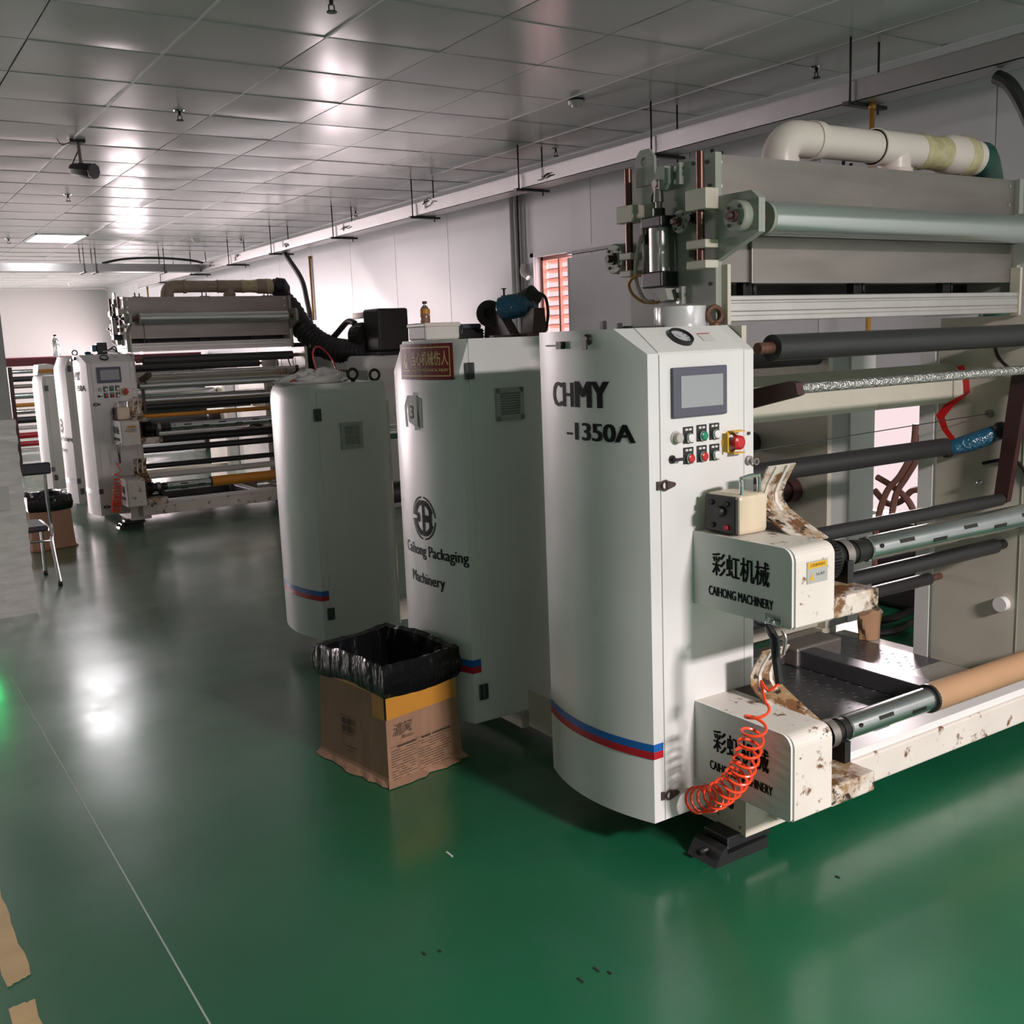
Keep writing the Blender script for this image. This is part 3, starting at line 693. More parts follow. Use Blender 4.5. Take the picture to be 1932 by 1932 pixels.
def chuck_box(t, z0, z1, name, dirty):
    r = .035; y0, y1 = 1.815, 2.197
    prof = [(y1, z0), (y1, z1)]
    prof += [(y0+r-r*math.sin(a), z1-r+r*math.cos(a)) for a in (PI/2*i/6 for i in range(7))]
    prof += [(y0, z0+.006), (y0+.006, z0)]
    b = MB().prism(prof, 'x', 2.044, 2.195).build(name, 'stained', t)
    MB().prism([(p[0]+(.006 if p[0] < 2 else -.0), p[1]) for p in prof], 'x', 2.036, 2.044).build('side_cover', 'cab', b)
    MB().box(2.195, 2.385, y0, y1, z0, z0+.06, .006).build('ledge', 'grimy', b)
    MB().box(2.195, 2.30, 2.08, y1, z0+.06, z1, .003).build('back_block', 'plum', b)
    MB().box(2.196, 2.37, 1.98, 2.0, z0+.06, z0+.075).box(2.355, 2.38, 1.9, 2.02, z0+.05, z0+.125).build('shaft_catch', 'black', b)
    MB().box(2.196, 2.215, 1.84, 2.08, z0+.06, z1-.03).build('notch_wall', 'plum', b)
    fn = lambda yc, zc: (lambda s, u: (2.0348, yc-s, zc+u))
    zc = (z0+z1)/2
    mb = MB(); text(mb, '彩虹机械', fn(2.008, zc+.026), .215, .068, .014); mb.build('lettering', 'letters', b, fix=False)
    mb = MB(); text(mb, 'CAIHONG MACHINERY', fn(2.008, zc-.055), .245, .027, .01); mb.build('lettering', 'letters', b, fix=False)
    return b
def shaft(t, y, z, x0, x1, gear_x):
    s = MB().cyl((x0, y, z), (x1, y, z), .038, 32).lathe((x0, y, z), (-1, 0, 0), [(0, .038), (.004, .035), (.004, .026)], 24).build('air_shaft', 'shaft', t)
    mb = MB(); N = 40
    prof = []
    for i in range(N):
        for f_, rr in ((0, .057), (.2, .066), (.5, .066), (.7, .057)):
            a = 2*PI*(i+f_)/N; prof.append((y+rr*math.cos(a), z+rr*math.sin(a)))
    mb.prism(prof, 'x', gear_x-.01, gear_x+.05); mb.build('gear', 'gear', s)
    MB().lathe((gear_x+.05, y, z), (1, 0, 0), [(0, .05), (.02, .05), (.02, .04), (.05, .036), (.05, .042), (.085, .042), (.085, .033), (.11, .033), (.11, .036), (.13, .036), (x0-gear_x-.05, .03)], 28).build('coupling', 'gear', s)
    MB().lathe((gear_x+.1, y, z), (1, 0, 0), [(0, .0435), (.03, .0435)], 28).build('collar', 'steel', s)
    for k, xx in enumerate([x0+.15+.16*i for i in range(7)]):
        if xx+.1 > x1: break
        for a in (-.35, 1.1, 2.4):
            a2 = a+(k % 2)*.5; d = Vector((0, math.cos(PI+a2), math.sin(PI+a2)))
            c = Vector((xx, y, z))+d*.0365; e = Vector((1, 0, 0)); q = d.cross(e)
            vs = [c+e*sx*.034+q*sq*.006+d*sd*.0025 for sd in (0, 1) for sq in (-1, 1) for sx in (-1, 1)]
            MB().add(vs, [(0, 2, 3, 1), (4, 5, 7, 6), (0, 1, 5, 4), (2, 6, 7, 3), (0, 4, 6, 2), (1, 3, 7, 5)]).build('grip_key', 'gear', s)
    MB().lathe((x0+.03, y-.0365, z+.012), (0, -1, 0), [(0, .007), (.003, .007), (.003, .004), (0, .004)], 10).build('air_valve', 'gear', s)
    return s

def winding_machine(label):
    t = thing('winding_machine', (3.0, 2.5, 0), label, 'machine', 'winding machines'); XLp, XRp = 2.29, 3.87
    # base
    bb = MB().box(2.106, 2.27, 2.056, 3.2, .075, .118, .004).box(2.1, 2.106, 2.05, 3.2, .068, .215).box(2.1, 2.28, 2.05, 2.056, .068, .215).build('base_beam', 'beige', t)
    fb = MB().box(2.2, 3.95, 2.02, 2.13, .10, .2, .006).build('front_beam', 'stained', t)
    MB().box(2.28, 3.95, 2.03, 2.1, .2, .226, .003).build('ledge_strip', 'white', fb)
    cut(bb, t, [(2.09, 2.13, y, z, r) for y, z, r in ((2.115, .15, .017), (2.075, .19, .006), (2.075, .09, .006), (2.16, .19, .006), (2.165, .1, .006))])
    MB().box(3.85, 3.95, 2.05, 3.2, .04, .11, .004).build('base_beam', 'beige', t)
    for (xx, yy) in ((1.985, 2.06), (3.75, 2.06), (3.75, 3.0)):
        f_ = MB().prism([(xx, 0), (xx+.03, .045), (xx+.05, .055), (xx+.05, .03), (xx+.22, .035), (xx+.22, 0)], 'y', yy, yy+.12).build('levelling_foot', 'black', t)
        MB().box(xx+.06, xx+.24, yy+.01, yy+.11, .035, .074, .004).build('wedge_block', 'black', f_)
        MB().cyl((xx-.01, yy+.06, .03), (xx+.06, yy+.06, .03), .01, 10).build('adjusting_bolt', 'gear', f_)
    dk = MB().box(2.3, 3.86, 2.13, 3.2, .105, .115).build('deck_plate', 'deck', t)
    # raised tread lozenges on the deck, nearest rows
    mb = MB()
    for i in range(26):
        for j in range(22):
            x = 2.33+i*.057+.028*(j % 2); y = 2.45+j*.032; s_ = 1 if (i+j) % 2 else -1
            mb.add([(x-.011, y-.006*s_, .115), (x, y-.003, .115), (x+.011, y+.006*s_, .115), (x, y+.003, .115), (x, y, .1175)], [(0, 1, 4), (1, 2, 4), (2, 3, 4), (3, 0, 4)])
    mb.build('tread_pattern', 'deck', dk, fix=False)['kind'] = 'stuff'
    MB().prism(ragged([(2.45, 2.14), (3.3, 2.14), (3.3, 2.42), (2.75, 2.46), (2.55, 2.32)], .012), 'z', .1165, .12).build('cover_sheet', 'alu', dk)
    MB().box(3.44, 3.84, 2.14, 2.6, .1165, .12).build('cover_sheet', 'alu', dk)
    a = onZ(1500, 1200, .16); b = onZ(1735, 1300, .16)
    MB().box(3.33, 3.42, 2.16, 3.04, .116, .19, .004).build('floor_channel', 'channel', t); MB().box(2.5, 3.32, 3.0, 3.09, .116, .18, .004).build('floor_channel', 'channel', t); MB().box(3.31, 3.6, 2.93, 3.06, .116, .2, .01).build('junction_cover', 'steel', t)
    # side plates
    up = [(2.75, 1.585), (2.75, 2.065), (2.7, 2.07), (2.345, 2.085), (2.345, 1.955), (2.2, 1.955), (2.17, 1.93), (2.17, 1.835), (2.345, 1.765), (2.345, 1.585)]
    sp = MB().prism(up, 'x', XLp-.012, XLp+.014).build('upper_side_plate', 'plate', t)
    cut(sp, t, [(XLp-.05, XLp+.05, y, z, r) for y, z, r in ((2.62, 1.985, .02), (2.62, 1.87, .018), (2.65, 1.885, .018), (2.43, 1.79, .016), (2.45, 1.8, .016))])
    for (yy, zz) in ((2.38, 2.06), (2.37, 1.99), (2.44, 2.065), (2.37, 1.7), (2.66, 1.66), (2.6, 1.66), (2.38, 1.62), (2.47, 1.62)):
        MB().lathe((XLp-.012, yy, zz), (-1, 0, 0), [(0, .0055), (.005, .0055), (.005, 0)], 8).build('bolt', 'gear', sp)
    MB().prism([(2.705, 2.03), (2.705, 2.115), (2.68, 2.142), (2.635, 2.142), (2.61, 2.115), (2.61, 2.03)], 'x', XLp-.022, XLp-.012).build('lifting_lug', 'plate', sp)
    cut([c_ for c_ in sp.children if c_.name.startswith('lifting_lug')][0], t, [(XLp-.05, XLp+.02, 2.66, 2.105, .014)])
    MB().prism([(2.25, .2), (3.1, .2), (3.1, 1.45), (2.9, 1.57), (2.25, 1.57)], 'x', XLp, XLp+.02).build('side_plate', 'beige', t)
    rp = MB().prism([(2.03, .1), (2.67, .1), (2.67, 1.575), (2.03, 1.575)], 'x', XRp, XRp+.03).build('side_plate', 'beige', t)
    MB().box(XRp, XRp+.09, 2.69, 2.76, .1, 1.5).build('rear_post', 'white', t)
    MB().prism([(p[0], p[1]) for p in up], 'x', XRp-.005, XRp+.02).build('upper_side_plate', 'plate', t)
    MB().lathe((XRp, 2.345, .42), (-1, 0, 0), [(0, .03), (.03, .03), (.03, 0)], 24).build('end_cap', 'white', rp)
    MB().tube([(XRp, 2.46, .9), (XRp-.03, 2.46, .9), (XRp-.04, 2.45, .91), (XRp-.035, 2.44, .92)], .008, 8).build('hook', 'chrome', rp)
    MB().box(XRp-.003, XRp, 2.285, 2.288, .1, 1.5).build('seam', 'plate', rp)
    MB().lathe((XRp, 2.435, 1.19), (-1, 0, 0), [(0, .016), (.012, .016), (.012, 0)], 16).build('anchor_knob', 'steel', rp)
    MB().cyl((XRp-.01, 2.435, 1.19), (2.3, 2.5, 1.14), .002, 6).build('tension_wire', 'rod', t)
    MB().prism([(2.68, 2.05), (2.68, 2.11), (2.66, 2.125), (2.62, 2.125), (2.6, 2.11), (2.6, 2.05)], 'x', XRp-.02, XRp-.008).build('lifting_lug', 'plate', t)
    # hood
    hd = MB().prism([(2.365, 2.083), (2.365, 1.89), (2.375, 1.885), (2.375, 1.705), (2.7, 1.705), (2.7, 2.083)], 'x', 2.306, 3.862).build('extraction_hood', 'steel', t)
    MB().box(2.45, 3.86, 2.362, 2.376, 1.70, 1.845, .002).build('hood_flap', 'steel', hd)
    for xx in (2.33, 3.84):
        for zz in (2.06, 1.99, 1.93): MB().lathe((xx-.012, 2.365, zz), (0, -1, 0), [(0, .006), (.004, .006), (.004, 0)], 8).build('rivet', 'chrome', hd)
    for xx in (2.45, 3.08, 3.7):
        MB().box(xx-.05, xx+.05, 2.5, 2.53, 2.083, 2.095).cyl((xx-.02, 2.515, 2.09), (xx-.02, 2.515, 2.13), .006, 8).cyl((xx+.02, 2.515, 2.09), (xx+.02, 2.515, 2.125), .006, 8).build('clamp_bolts', 'black', hd)
    for xx in (2.47, 3.0, 3.5):
        MB().box(xx-.03, xx+.03, 2.39, 2.42, 1.66, 1.705).cyl((xx, 2.375, 1.665), (xx, 2.375, 1.7), .005, 8).build('doctor_clip', 'gear', t)
    MB().box(2.31, 3.86, 2.55, 2.6, 1.64, 1.71).build('nip_bar', 'gear', t)
    mb = MB(); mb.box(2.315, 3.85, 2.325, 2.365, 1.583, 1.602, .003).box(2.315, 3.85, 2.332, 2.365, 1.602, 1.613).box(2.315, 3.85, 2.325, 2.365, 1.613, 1.64, .003).box(2.315, 3.85, 2.332, 2.365, 1.64, 1.646).box(2.315, 3.85, 2.325, 2.365, 1.646, 1.662, .003); mb.build('alloy_beam', 'alu', t)
    for xx in (2.302, 3.85): MB().box(xx, xx+.014, 2.32, 2.36, 1.575, 1.755).build('beam_bracket', 'beige', t)
    # big silver roll and its bearings
    sr = MB().cyl((2.39, 2.25, 1.884), (3.8, 2.25, 1.884), .05, 40).build('silver_roll', 'roll', t)
    for a, b in ((2.378, 2.39), (3.8, 3.81)): MB().cyl((a, 2.25, 1.884), (b, 2.25, 1.884), .049, 32).build('roll_end', 'plate', sr)
    for a, b in ((2.30, 2.38), (3.81, 3.87)): MB().cyl((a, 2.25, 1.884), (b, 2.25, 1.884), .018, 16).build('axle', 'rust', sr)
    def bearing(y, z, r):
        b = MB().lathe((XLp-.012, y, z), (-1, 0, 0), [(0, r), (.03, r), (.034, r*.92), (.034, 0)], 28).build('bearing_housing', 'plate', t)
        MB().lathe((XLp-.046, y, z), (-1, 0, 0), [(0, r*.4), (.014, r*.4), (.014, r*.25), (.03, r*.22), (.03, 0)], 18).build('shaft_end', 'brown_steel', b)
        for a in (.8, 2.3, 3.9, 5.4): MB().cyl((XLp-.046, y+r*.75*math.cos(a), z+r*.75*math.sin(a)), (XLp-.051, y+r*.75*math.cos(a), z+r*.75*math.sin(a)), .005, 8).build('bolt', 'gear', b)
    bearing(2.235, 1.885, .045); bearing(2.795, 1.81, .05); bearing(2.47, 1.895, .036)
    MB().prism([(2.74, 1.78), (2.83, 1.78), (2.84, 1.84), (2.74, 1.87)], 'x', XLp-.012, XLp+.01).build('rear_lug', 'plate', t)
    # guide rods with clamps
    for (yy, za, zb, cl_) in ((2.375, 1.752, 2.088, ((1.918, 1.979, .09), (1.805, 1.83, .085), (1.745, 1.769, .085))), (2.712, 1.75, 2.088, ((1.918, 1.972, .085), (1.80, 1.822, .06), (1.745, 1.765, .055)))):
        g = MB().cyl((XLp-.045, yy, za), (XLp-.045, yy, zb), .0125, 16).build('guide_rod', 'brownrod', t)
        for (a, b, wd) in cl_: MB().box(XLp-.066, XLp-.012, yy-wd/2, yy+wd/2, a, b, .003).build('rod_clamp', 'beige', g)
    # pneumatic cylinder
    cy = 2.558; cxx = XLp-.05
    c = MB().lathe((cxx, cy, 1.75), (0, 0, 1), [(0, .033), (.135, .033)], 28).build('air_cylinder', 'alu', t)
    MB().box(cxx-.036, cxx+.036, cy-.048, cy+.048, 1.70, 1.75, .005).build('cylinder_cap', 'black', c)
    MB().box(cxx-.036, cxx+.036, cy-.048, cy+.048, 1.885, 1.92, .005).cyl((cxx, cy, 1.92), (cxx, cy, 1.945), .02, 16).build('cylinder_cap', 'black', c)
    for sx in (-1, 1):
        for sy in (-1, 1): MB().cyl((cxx+sx*.03, cy+sy*.04, 1.75), (cxx+sx*.03, cy+sy*.04, 1.885), .004, 8).build('tie_rod', 'steel', c)
    MB().cyl((cxx, cy, 1.945), (cxx, cy, 2.0), .011, 14).cyl((cxx, cy, 1.965), (cxx, cy, 2.005), .017, 14, .014).build('piston_rod', 'steel', c)
    MB().box(cxx-.012, cxx+.012, cy-.014, cy+.014, 2.0, 2.03, .003).cyl((cxx-.018, cy, 2.02), (cxx+.018, cy, 2.02), .012, 14).build('clevis', 'steel', c)
    MB().prism([(cy-.02, 2.0), (cy+.01, 2.0), (cy+.02, 2.03), (cy-.0, 2.07), (cy-.035, 2.07), (cy-.035, 2.02)], 'x', cxx-.006, XLp-.012).box(XLp-.03, XLp-.012, cy-.075, cy-.062, 2.01, 2.075).build('upper_bracket', 'plate', c)
    MB().prism([(cy+.03, 1.7), (cy-.03, 1.7), (cy-.045, 1.66), (cy-.01, 1.655)], 'x', cxx-.006, XLp-.012).box(XLp-.03, XLp-.012, cy-.08, cy-.068, 1.645, 1.7).build('lower_bracket', 'plate', c)
    for (yy, zz) in ((cy-.05, 2.06), (cy-.05, 2.02), (cy-.055, 1.69), (cy-.055, 1.655)): MB().lathe((XLp-.012, yy, zz), (-1, 0, 0), [(0, .009), (.012, .009), (.012, 0)], 8).build('bolt', 'chrome', c)
    for (yy, zz) in ((2.645, 1.86), (2.425, 1.90)): MB().lathe((XLp-.012, yy, zz), (-1, 0, 0), [(0, .016), (.03, .016), (.03, .012), (.04, .012), (.04, 0)], 14).build('air_fitting', 'black', t)
    MB().tube([(XLp-.05, 2.645, 1.87), (XLp-.06, 2.65, 1.83), (XLp-.06, 2.665, 1.77), (XLp-.055, 2.66, 1.71), (XLp-.05, 2.63, 1.665), (XLp-.04, 2.6, 1.66)], .006, 8).build('air_tube', 'clear_tube', t)
    MB().tube([(XLp-.06, 2.60, 1.735), (XLp-.07, 2.64, 1.745), (XLp-.07, 2.685, 1.725), (XLp-.06, 2.685, 1.69), (XLp-.05, 2.64, 1.66), (XLp-.04, 2.58, 1.655)], .005, 8).build('air_tube', 'amber_tube', t)
    # rollers between the plates
    rail(t, 'guide_roller', 2.37, 3.81, 2.205, 1.5, .04, 'rubber', .06, .018)
    rail(t, 'guide_roller', 2.33, 3.72, 2.53, 1.062, .036, 'rubber', .1, .018, 'black')
    rail(t, 'guide_roller', 2.36, 3.8, 2.335, .858, .025, 'rubber', .04, .014, 'plum')
    rail(t, 'guide_roller', 2.33, 3.8, 2.35, .668, .03, 'rubber', .06, .02, 'black')
    rail(t, 'guide_roller', 2.33, 3.78, 2.63, .488, .026, 'rubber', .08, .014, 'rust')
    rail(t, 'dancer_tube', 2.415, 3.81, 2.14, 1.377, .0165, 'foil', 0)
    MB().prism([(2.115, 1.36), (2.125, 1.395), (2.15, 1.40), (2.46, 1.345), (2.46, 1.28), (2.14, 1.352)], 'x', 2.385, 2.415).prism([(2.40, 1.30), (2.44, 1.30), (2.42, 1.0), (2.40, 1.0)], 'x', 2.385, 2.41).build('dancer_arm', 'plum', t)
    MB().prism([(2.11, 1.36), (2.13, 1.4), (2.31, 1.36), (2.365, .87), (2.34, .835), (2.31, .85), (2.25, 1.3)], 'x', 3.805, 3.835).build('dancer_arm', 'plum', t)
    MB().prism([(2.555, 1.25), (2.555, 1.36), (2.60, 1.39), (2.66, 1.39), (2.66, 1.235), (2.565, 1.235)], 'x', 2.31, 3.87).build('cross_beam', 'beige', t)
    # blue film wrapped coupling and red ribbon
    cpl = MB().tube([(3.73, 2.52, 1.055), (3.78, 2.47, 1.075), (3.83, 2.42, 1.1), (3.862, 2.39, 1.12)], [.03, .036, .036, .03], 14).build('wrapped_coupling', 'blue_film', t)
    MB().ball((3.725, 2.525, 1.05), .034).build('coupling_end', 'black', cpl); MB().ball((3.86, 2.38, 1.125), .036).build('coupling_end', 'black', cpl)
    pts = [onX(*p, 3.78) for p in ((1812, 690), (1822, 712), (1824, 742), (1790, 765), (1774, 785), (1783, 810), (1798, 830), (1812, 845))]
    mb = MB(); vs = []
    for i, p in enumerate(pts): wv = Vector((.0, -.014, .003)) if i not in (3, 4) else Vector((0, -.02, -.004)); vs += [p-wv, p+wv]
    mb.add(vs, [(2*i, 2*i+1, 2*i+3, 2*i+2) for i in range(len(pts)-1)], True); mb.build('red_ribbon', 'ribbon', t, fix=False)
    MB().tube([(3.84, 2.42, 1.5), (3.85, 2.4, 1.42), (3.85, 2.35, 1.37), (3.86, 2.28, 1.3), (3.86, 2.2, 1.28)], .007, 8).tube([(3.84, 2.44, .99), (3.85, 2.36, 1.01), (3.86, 2.3, 1.0), (3.86, 2.24, .93), (3.86, 2.2, .98)], .007, 8).build('signal_cable', 'black', t)
    # chuck boxes and shafts
    ub = chuck_box(t, .768, .985, 'chuck_box', True); lb = chuck_box(t, .222, .468, 'chuck_box', True)
    s1 = shaft(t, 1.955, .9, 2.5, 3.8, 2.275); s2 = shaft(t, 1.955, .362, 2.42, 3.8, 2.225)
    MB().cyl((2.83, 1.955, .362), (3.75, 1.955, .362), .047, 32).build('paper_core', 'kraft', s2)
    MB().lathe((2.82, 1.955, .362), (1, 0, 0), [(0, .04), (0, .047), (.012, .047)], 28).build('core_rim', 'black', s2)
    # warning plate on the upper box
    mb = MB(); y = 1.8145
    mb.box(2.085, 2.165, y-.0015, y, .885, .945); mb.mat(1).box(2.088, 2.162, y-.002, y-.0014, .925, .942); mb.mat(2); text(mb, '注意旋转部位', lambda s, u: (2.125+s, y-.0023, .934+u), .06, .009)
    text(mb, '小心夹手', lambda s, u: (2.136+s, y-.0023, .908+u), .035, .009); mb.mat(1).add([(2.094, y-.0022, .893), (2.112, y-.0022, .893), (2.103, y-.0022, .914)], [(0, 1, 2)])
    mb.build('warning_plate', ['grille', 'yellow', 'letters'], ub, fix=False)
    # bent gear guards, stained
    def guard(dz, dy, xo):
        pr = [(2.02+dy, 1.105+dz), (2.055+dy, 1.05+dz), (2.068+dy, 1.02+dz), (2.066+dy, .995+dz), (2.045+dy, .972+dz), (1.97+dy, .935+dz), (1.9+dy, .905+dz)]
        pr = [(a, b+.05) for a, b in pr]
        g = strip_yz(pr, xo, xo+.115, .004).build('gear_guard', 'grimy', t)
        for o_ in (.03, .075): strip_yz([(a-.004, b-.002) for a, b in pr], xo+o_, xo+o_+.012, .005).build('guard_rib', 'stained', g)
    guard(.015, .02, 2.18); guard(-.53, .03, 2.17)
    # cleat for the air gun
    MB().box(2.0335, 2.036, 1.855, 1.915, .77, .798, .002).tube([(2.033, 1.895, .785), (2.02, 1.895, .775), (2.018, 1.892, .758), (2.026, 1.888, .752)], .004, 8).build('hook_plate', 'chrome', ub)
    return t

def coating_unit(label, y0, y1, zt, nm='coating_unit', rolls=()):
    t = thing(nm, (3.08, (y0+y1)/2, 0), label, 'machine unit', nm.replace('_', ' ')+'s')
    MB().prism([(y0, .12), (y1+.45, .12), (y1+.45, zt-.15), (y0, zt)], 'x', 2.295, 2.32).build('side_plate', 'beige', t)
    MB().prism([(y0, .12), (y1, .12), (y1, zt), (y0, zt)], 'x', 3.87, 3.9).build('side_plate', 'beige', t)
    MB().box(3.9, 4.02, y0, y0+.02, .12, zt).build('drive_cover', 'grille', t)
    MB().box(4.02, 4.2, y0-.01, y1, .12, zt, .005).build('drive_box', 'cab', t)
    MB().box(2.3, 3.9, y0+.05, y0+.1, .12, .22).build('tie_bar', 'beige', t)
    MB().box(2.1, 2.27, y0, y1, .04, .23, .004).build('base_beam', 'beige', t); MB().box(3.85, 3.95, y0, y1, .0, .118, .004).build('base_beam', 'beige', t)
    MB().cyl((3.86, y0+.2, .78), (3.80, y0+.2, .78), .06, 24).cyl((3.80, y0+.2, .78), (3.73, y0+.2, .78), .045, 24).build('drive_disc', 'plum', t)
    for (y, z, r, m) in rolls: rail(t, 'guide_roller', 2.34, 3.85, y, z, r, m, .02)
    return t

def exhaust_pipe(label, brown=False):
    t = thing('exhaust_pipe', (2.72, 2.5, 2.083), label, 'pipe', 'hood exhaust pipes'); P = 'pipe_brown' if brown else 'pvc'; y, zc, r = 2.5, 2.184, .056
    el = [(2.72, y, 2.083), (2.72, y, 2.11)]+[(2.80-.08*math.cos(a), y, 2.104+.08*math.sin(a)) for a in (PI/2*i/8 for i in range(9))]+[(2.9, y, zc)]
    MB().tube(el, [.058, .058]+[.06]*9+[.06], 24).lathe((2.72, y, 2.083), (0, 0, 1), [(0, .058), (0, .066), (.03, .066), (.03, .058)], 24).lathe((2.87, y, zc), (1, 0, 0), [(0, .06), (0, .065), (.035, .065), (.035, .056)], 24).build('elbow', P, t)
    MB().cyl((2.9, y, zc), (3.22, y, zc), r, 28).build('straight_pipe', P, t)
    MB().cyl((3.2, y, zc), (3.47, y, zc), .061, 28).cyl((3.32, y, 2.11), (3.32, y, zc), .058, 24).lathe((3.32, y, 2.083), (0, 0, 1), [(0, .06), (.03, .066), (.03, .058)], 24).lathe((3.2, y, zc), (1, 0, 0), [(0, .056), (0, .066), (.012, .066), (.012, .06)], 28).build('tee', P, t)
    MB().tube([(3.44, y, zc), (3.47, y, zc), (3.5, y, zc), (3.56, y, zc), (3.6, y, zc)], [.063, .065, .06, .061, .065], 28).build('wrapped_tape', 'pipe_tape', t)
    MB().tube([(3.58, y, zc), (3.62, y, zc), (3.7, y, zc), (3.74, y, zc)], [.06, .073, .073, .066], 28).build('reducer', P, t)
    MB().tube([(3.69, y, zc), (3.7, y, zc), (3.75, y, zc-.002), (3.76, y, zc-.002)], [.072, .0755, .0745, .07], 28).build('wrapped_tape', 'pipe_tape', t)
    MB().cyl((3.75, y, zc), (3.8, y, zc-.003), .066, 28).build('pipe_end', P, t)
    return t
M1 = dict(
    ctl=control_cabinet('tall white curved cabinet with touch screen and CHMY lettering beside the orange coiled hose'),
    wrn=warning_cabinet('tall white curved cabinet with red warning sign behind the cardboard bin'),
    end=end_cabinet('lower white rounded cabinet with vent grille, plastic bag on top'),
    mch=winding_machine('white film winding machine with silver roll, orange coiled hose and brown core'),
    un2=coating_unit('machine unit with side plates behind the red warning sign cabinet', 3.25, 4.1, 1.46, 'coating_unit', ((3.3, 1.42, .034, 'rubber'), (3.5, 1.25, .04, 'chrome'), (3.7, 1.0, .05, 'rubber'), (3.6, .7, .05, 'chrome'))),
    un3=coating_unit('machine unit with side plates behind the cabinet topped by a plastic bag', 4.72, 5.4, 1.28, 'unwinding_unit', ((4.95, 1.1, .04, 'chrome'), (5.1, .75, .06, 'rubber'))),
    pip=exhaust_pipe('cream plastic elbow pipe with yellowed tape on top of the steel hood'))
hs = Vector((3.8, 2.5, 2.181))
tag(MB().tube([hs, hs+Vector((.04, .0, -.002)), hs+Vector((.09, .02, -.015)), hs+Vector((.15, .05, -.05)), hs+Vector((.24, .08, -.15)), hs+Vector((.32, .1, -.35)), hs+Vector((.36, .1, -.8)), hs+Vector((.38, .1, -2.0))], [.064, .068, .066, .068, .066, .066, .066, .066], 20).build('flexible_hose', 'green_hose'), 'dark green flexible hose taped to the cream elbow pipe', 'hose')

# ================================================================== SECOND AND THIRD MACHINES
DY = 7.63
M2 = {}
for k, lb in (('ctl', 'white curved touch screen cabinet of the machine with the ribbed black duct'), ('wrn', 'white curved middle cabinet of the machine with the ribbed black duct'),
              ('end', 'white curved end cabinet behind the chrome chair'), ('mch', 'white film winding machine vented by the ribbed black duct'),
              ('un2', 'machine unit behind the middle cabinet of the machine with the ribbed black duct'), ('un3', 'machine unit behind the end cabinet near the chrome chair')):
    M2[k] = copy_tree(M1[k], None, (0, DY, 0)); M2[k]['label'] = lb
def children_of(o): return [x for x in o.children]
for ch in M2['mch'].children:
    for g in ch.children:
        if g.name.startswith('paper_core'):
            g.material_slots[0].link = 'OBJECT'; g.material_slots[0].material = MT['core_orange']
for k in ('ctl', 'wrn', 'end'):
    for ch in M2[k].children:
        if ch.name.startswith('stripe_band'): ch.material_slots[0].link = 'OBJECT'; ch.material_slots[0].material = MT['hinge']
for ch in list(M2['wrn'].children):
    if ch.name.startswith(('warning_sign', 'number_sheet')): bpy.data.objects.remove(ch)
M2['pip'] = exhaust_pipe('brown taped exhaust pipe leading into the ribbed black duct', True); M2['pip'].location.y += DY
# second machine carries more film rolls
for (y, z, r, m) in ((2.3, 1.27, .035, 'roll'), (2.45, 1.13, .04, 'chrome'), (2.28, .99, .02, 'core_orange'), (2.5, .75, .04, 'rubber'), (2.4, .42, .03, 'white')):
    o = rail(M1['mch'], 'film_roller', 2.34, 3.82, y, z, r, m, .03); o.parent = M2['mch']
# third machine: low roller stand glimpsed past the pillar
t = thing('roller_stand', (3.4, 17.2, 0), 'far stand of many rollers with a maroon top beam glimpsed past the wrapped pillar', 'machine')
for xx in (2.13, 4.95): MB().box(xx, xx+.06, 16.9, 17.6, 0, 1.45).build('side_plate', 'plum', t)
MB().box(2.1, 5.03, 17.0, 17.12, 1.46, 1.57).build('top_beam', 'dado', t)
for i, (z, r, m) in enumerate(((1.38, .03, 'chrome'), (1.27, .04, 'rubber'), (1.16, .03, 'steel'), (1.02, .045, 'roll'), (.88, .03, 'core_orange'), (.78, .04, 'chrome'), (.66, .05, 'rubber'), (.54, .03, 'white'), (.42, .045, 'red'), (.3, .04, 'red'), (.2, .03, 'white'))):
    rail(t, 'guide_roller', 2.2, 4.94, 17.05+.05*(i % 3), z, r, m, .02)
MB().box(2.1, 5.03, 16.95, 17.05, .04, .14).build('base_beam', 'white', t)

# ribbed duct and blower of the second machine
pts = [Vector((3.79, 2.5+DY, 2.18)), Vector((3.84, 10.1, 2.18)), onX(530, 560, 3.87), onX(548, 585, 3.93), onX(568, 615, 4.0), onX(592, 640, 4.08), onX(620, 656, 4.16), onX(650, 663, 4.24), onX(680, 664, 4.32), onX(705, 660, 4.38)]
dense = []
def cr(p0, p1, p2, p3, t): return .5*((2*p1)+(-p0+p2)*t+(2*p0-5*p1+4*p2-p3)*t*t+(-p0+3*p1-3*p2+p3)*t**3)
for i in range(len(pts)-1):
    for q in range(10): dense.append(cr(pts[max(i-1, 0)], pts[i], pts[i+1], pts[min(i+2, len(pts)-1)], q/10))
dense.append(pts[-1])
rad = [(.068+.05*min(1, i/30))+(.006 if i % 3 == 0 else -.003) for i in range(len(dense))]
tag(MB().tube(dense, rad, 20).build('ribbed_duct', 'duct'), 'thick ribbed black flexible duct sagging from the taped pipe to the blower', 'duct')
b = thing('blower', (4.45, 9.2, 1.47), 'black square blower with motor on the white cabinet by the panelled wall', 'blower')
MB().box(4.3, 4.62, 8.87, 9.2, 1.5, 1.9, .02).build('fan_housing', 'black', b)
MB().cyl((4.35, 9.2, 1.66), (4.35, 9.42, 1.66), .12, 24).build('motor', 'gear', b)
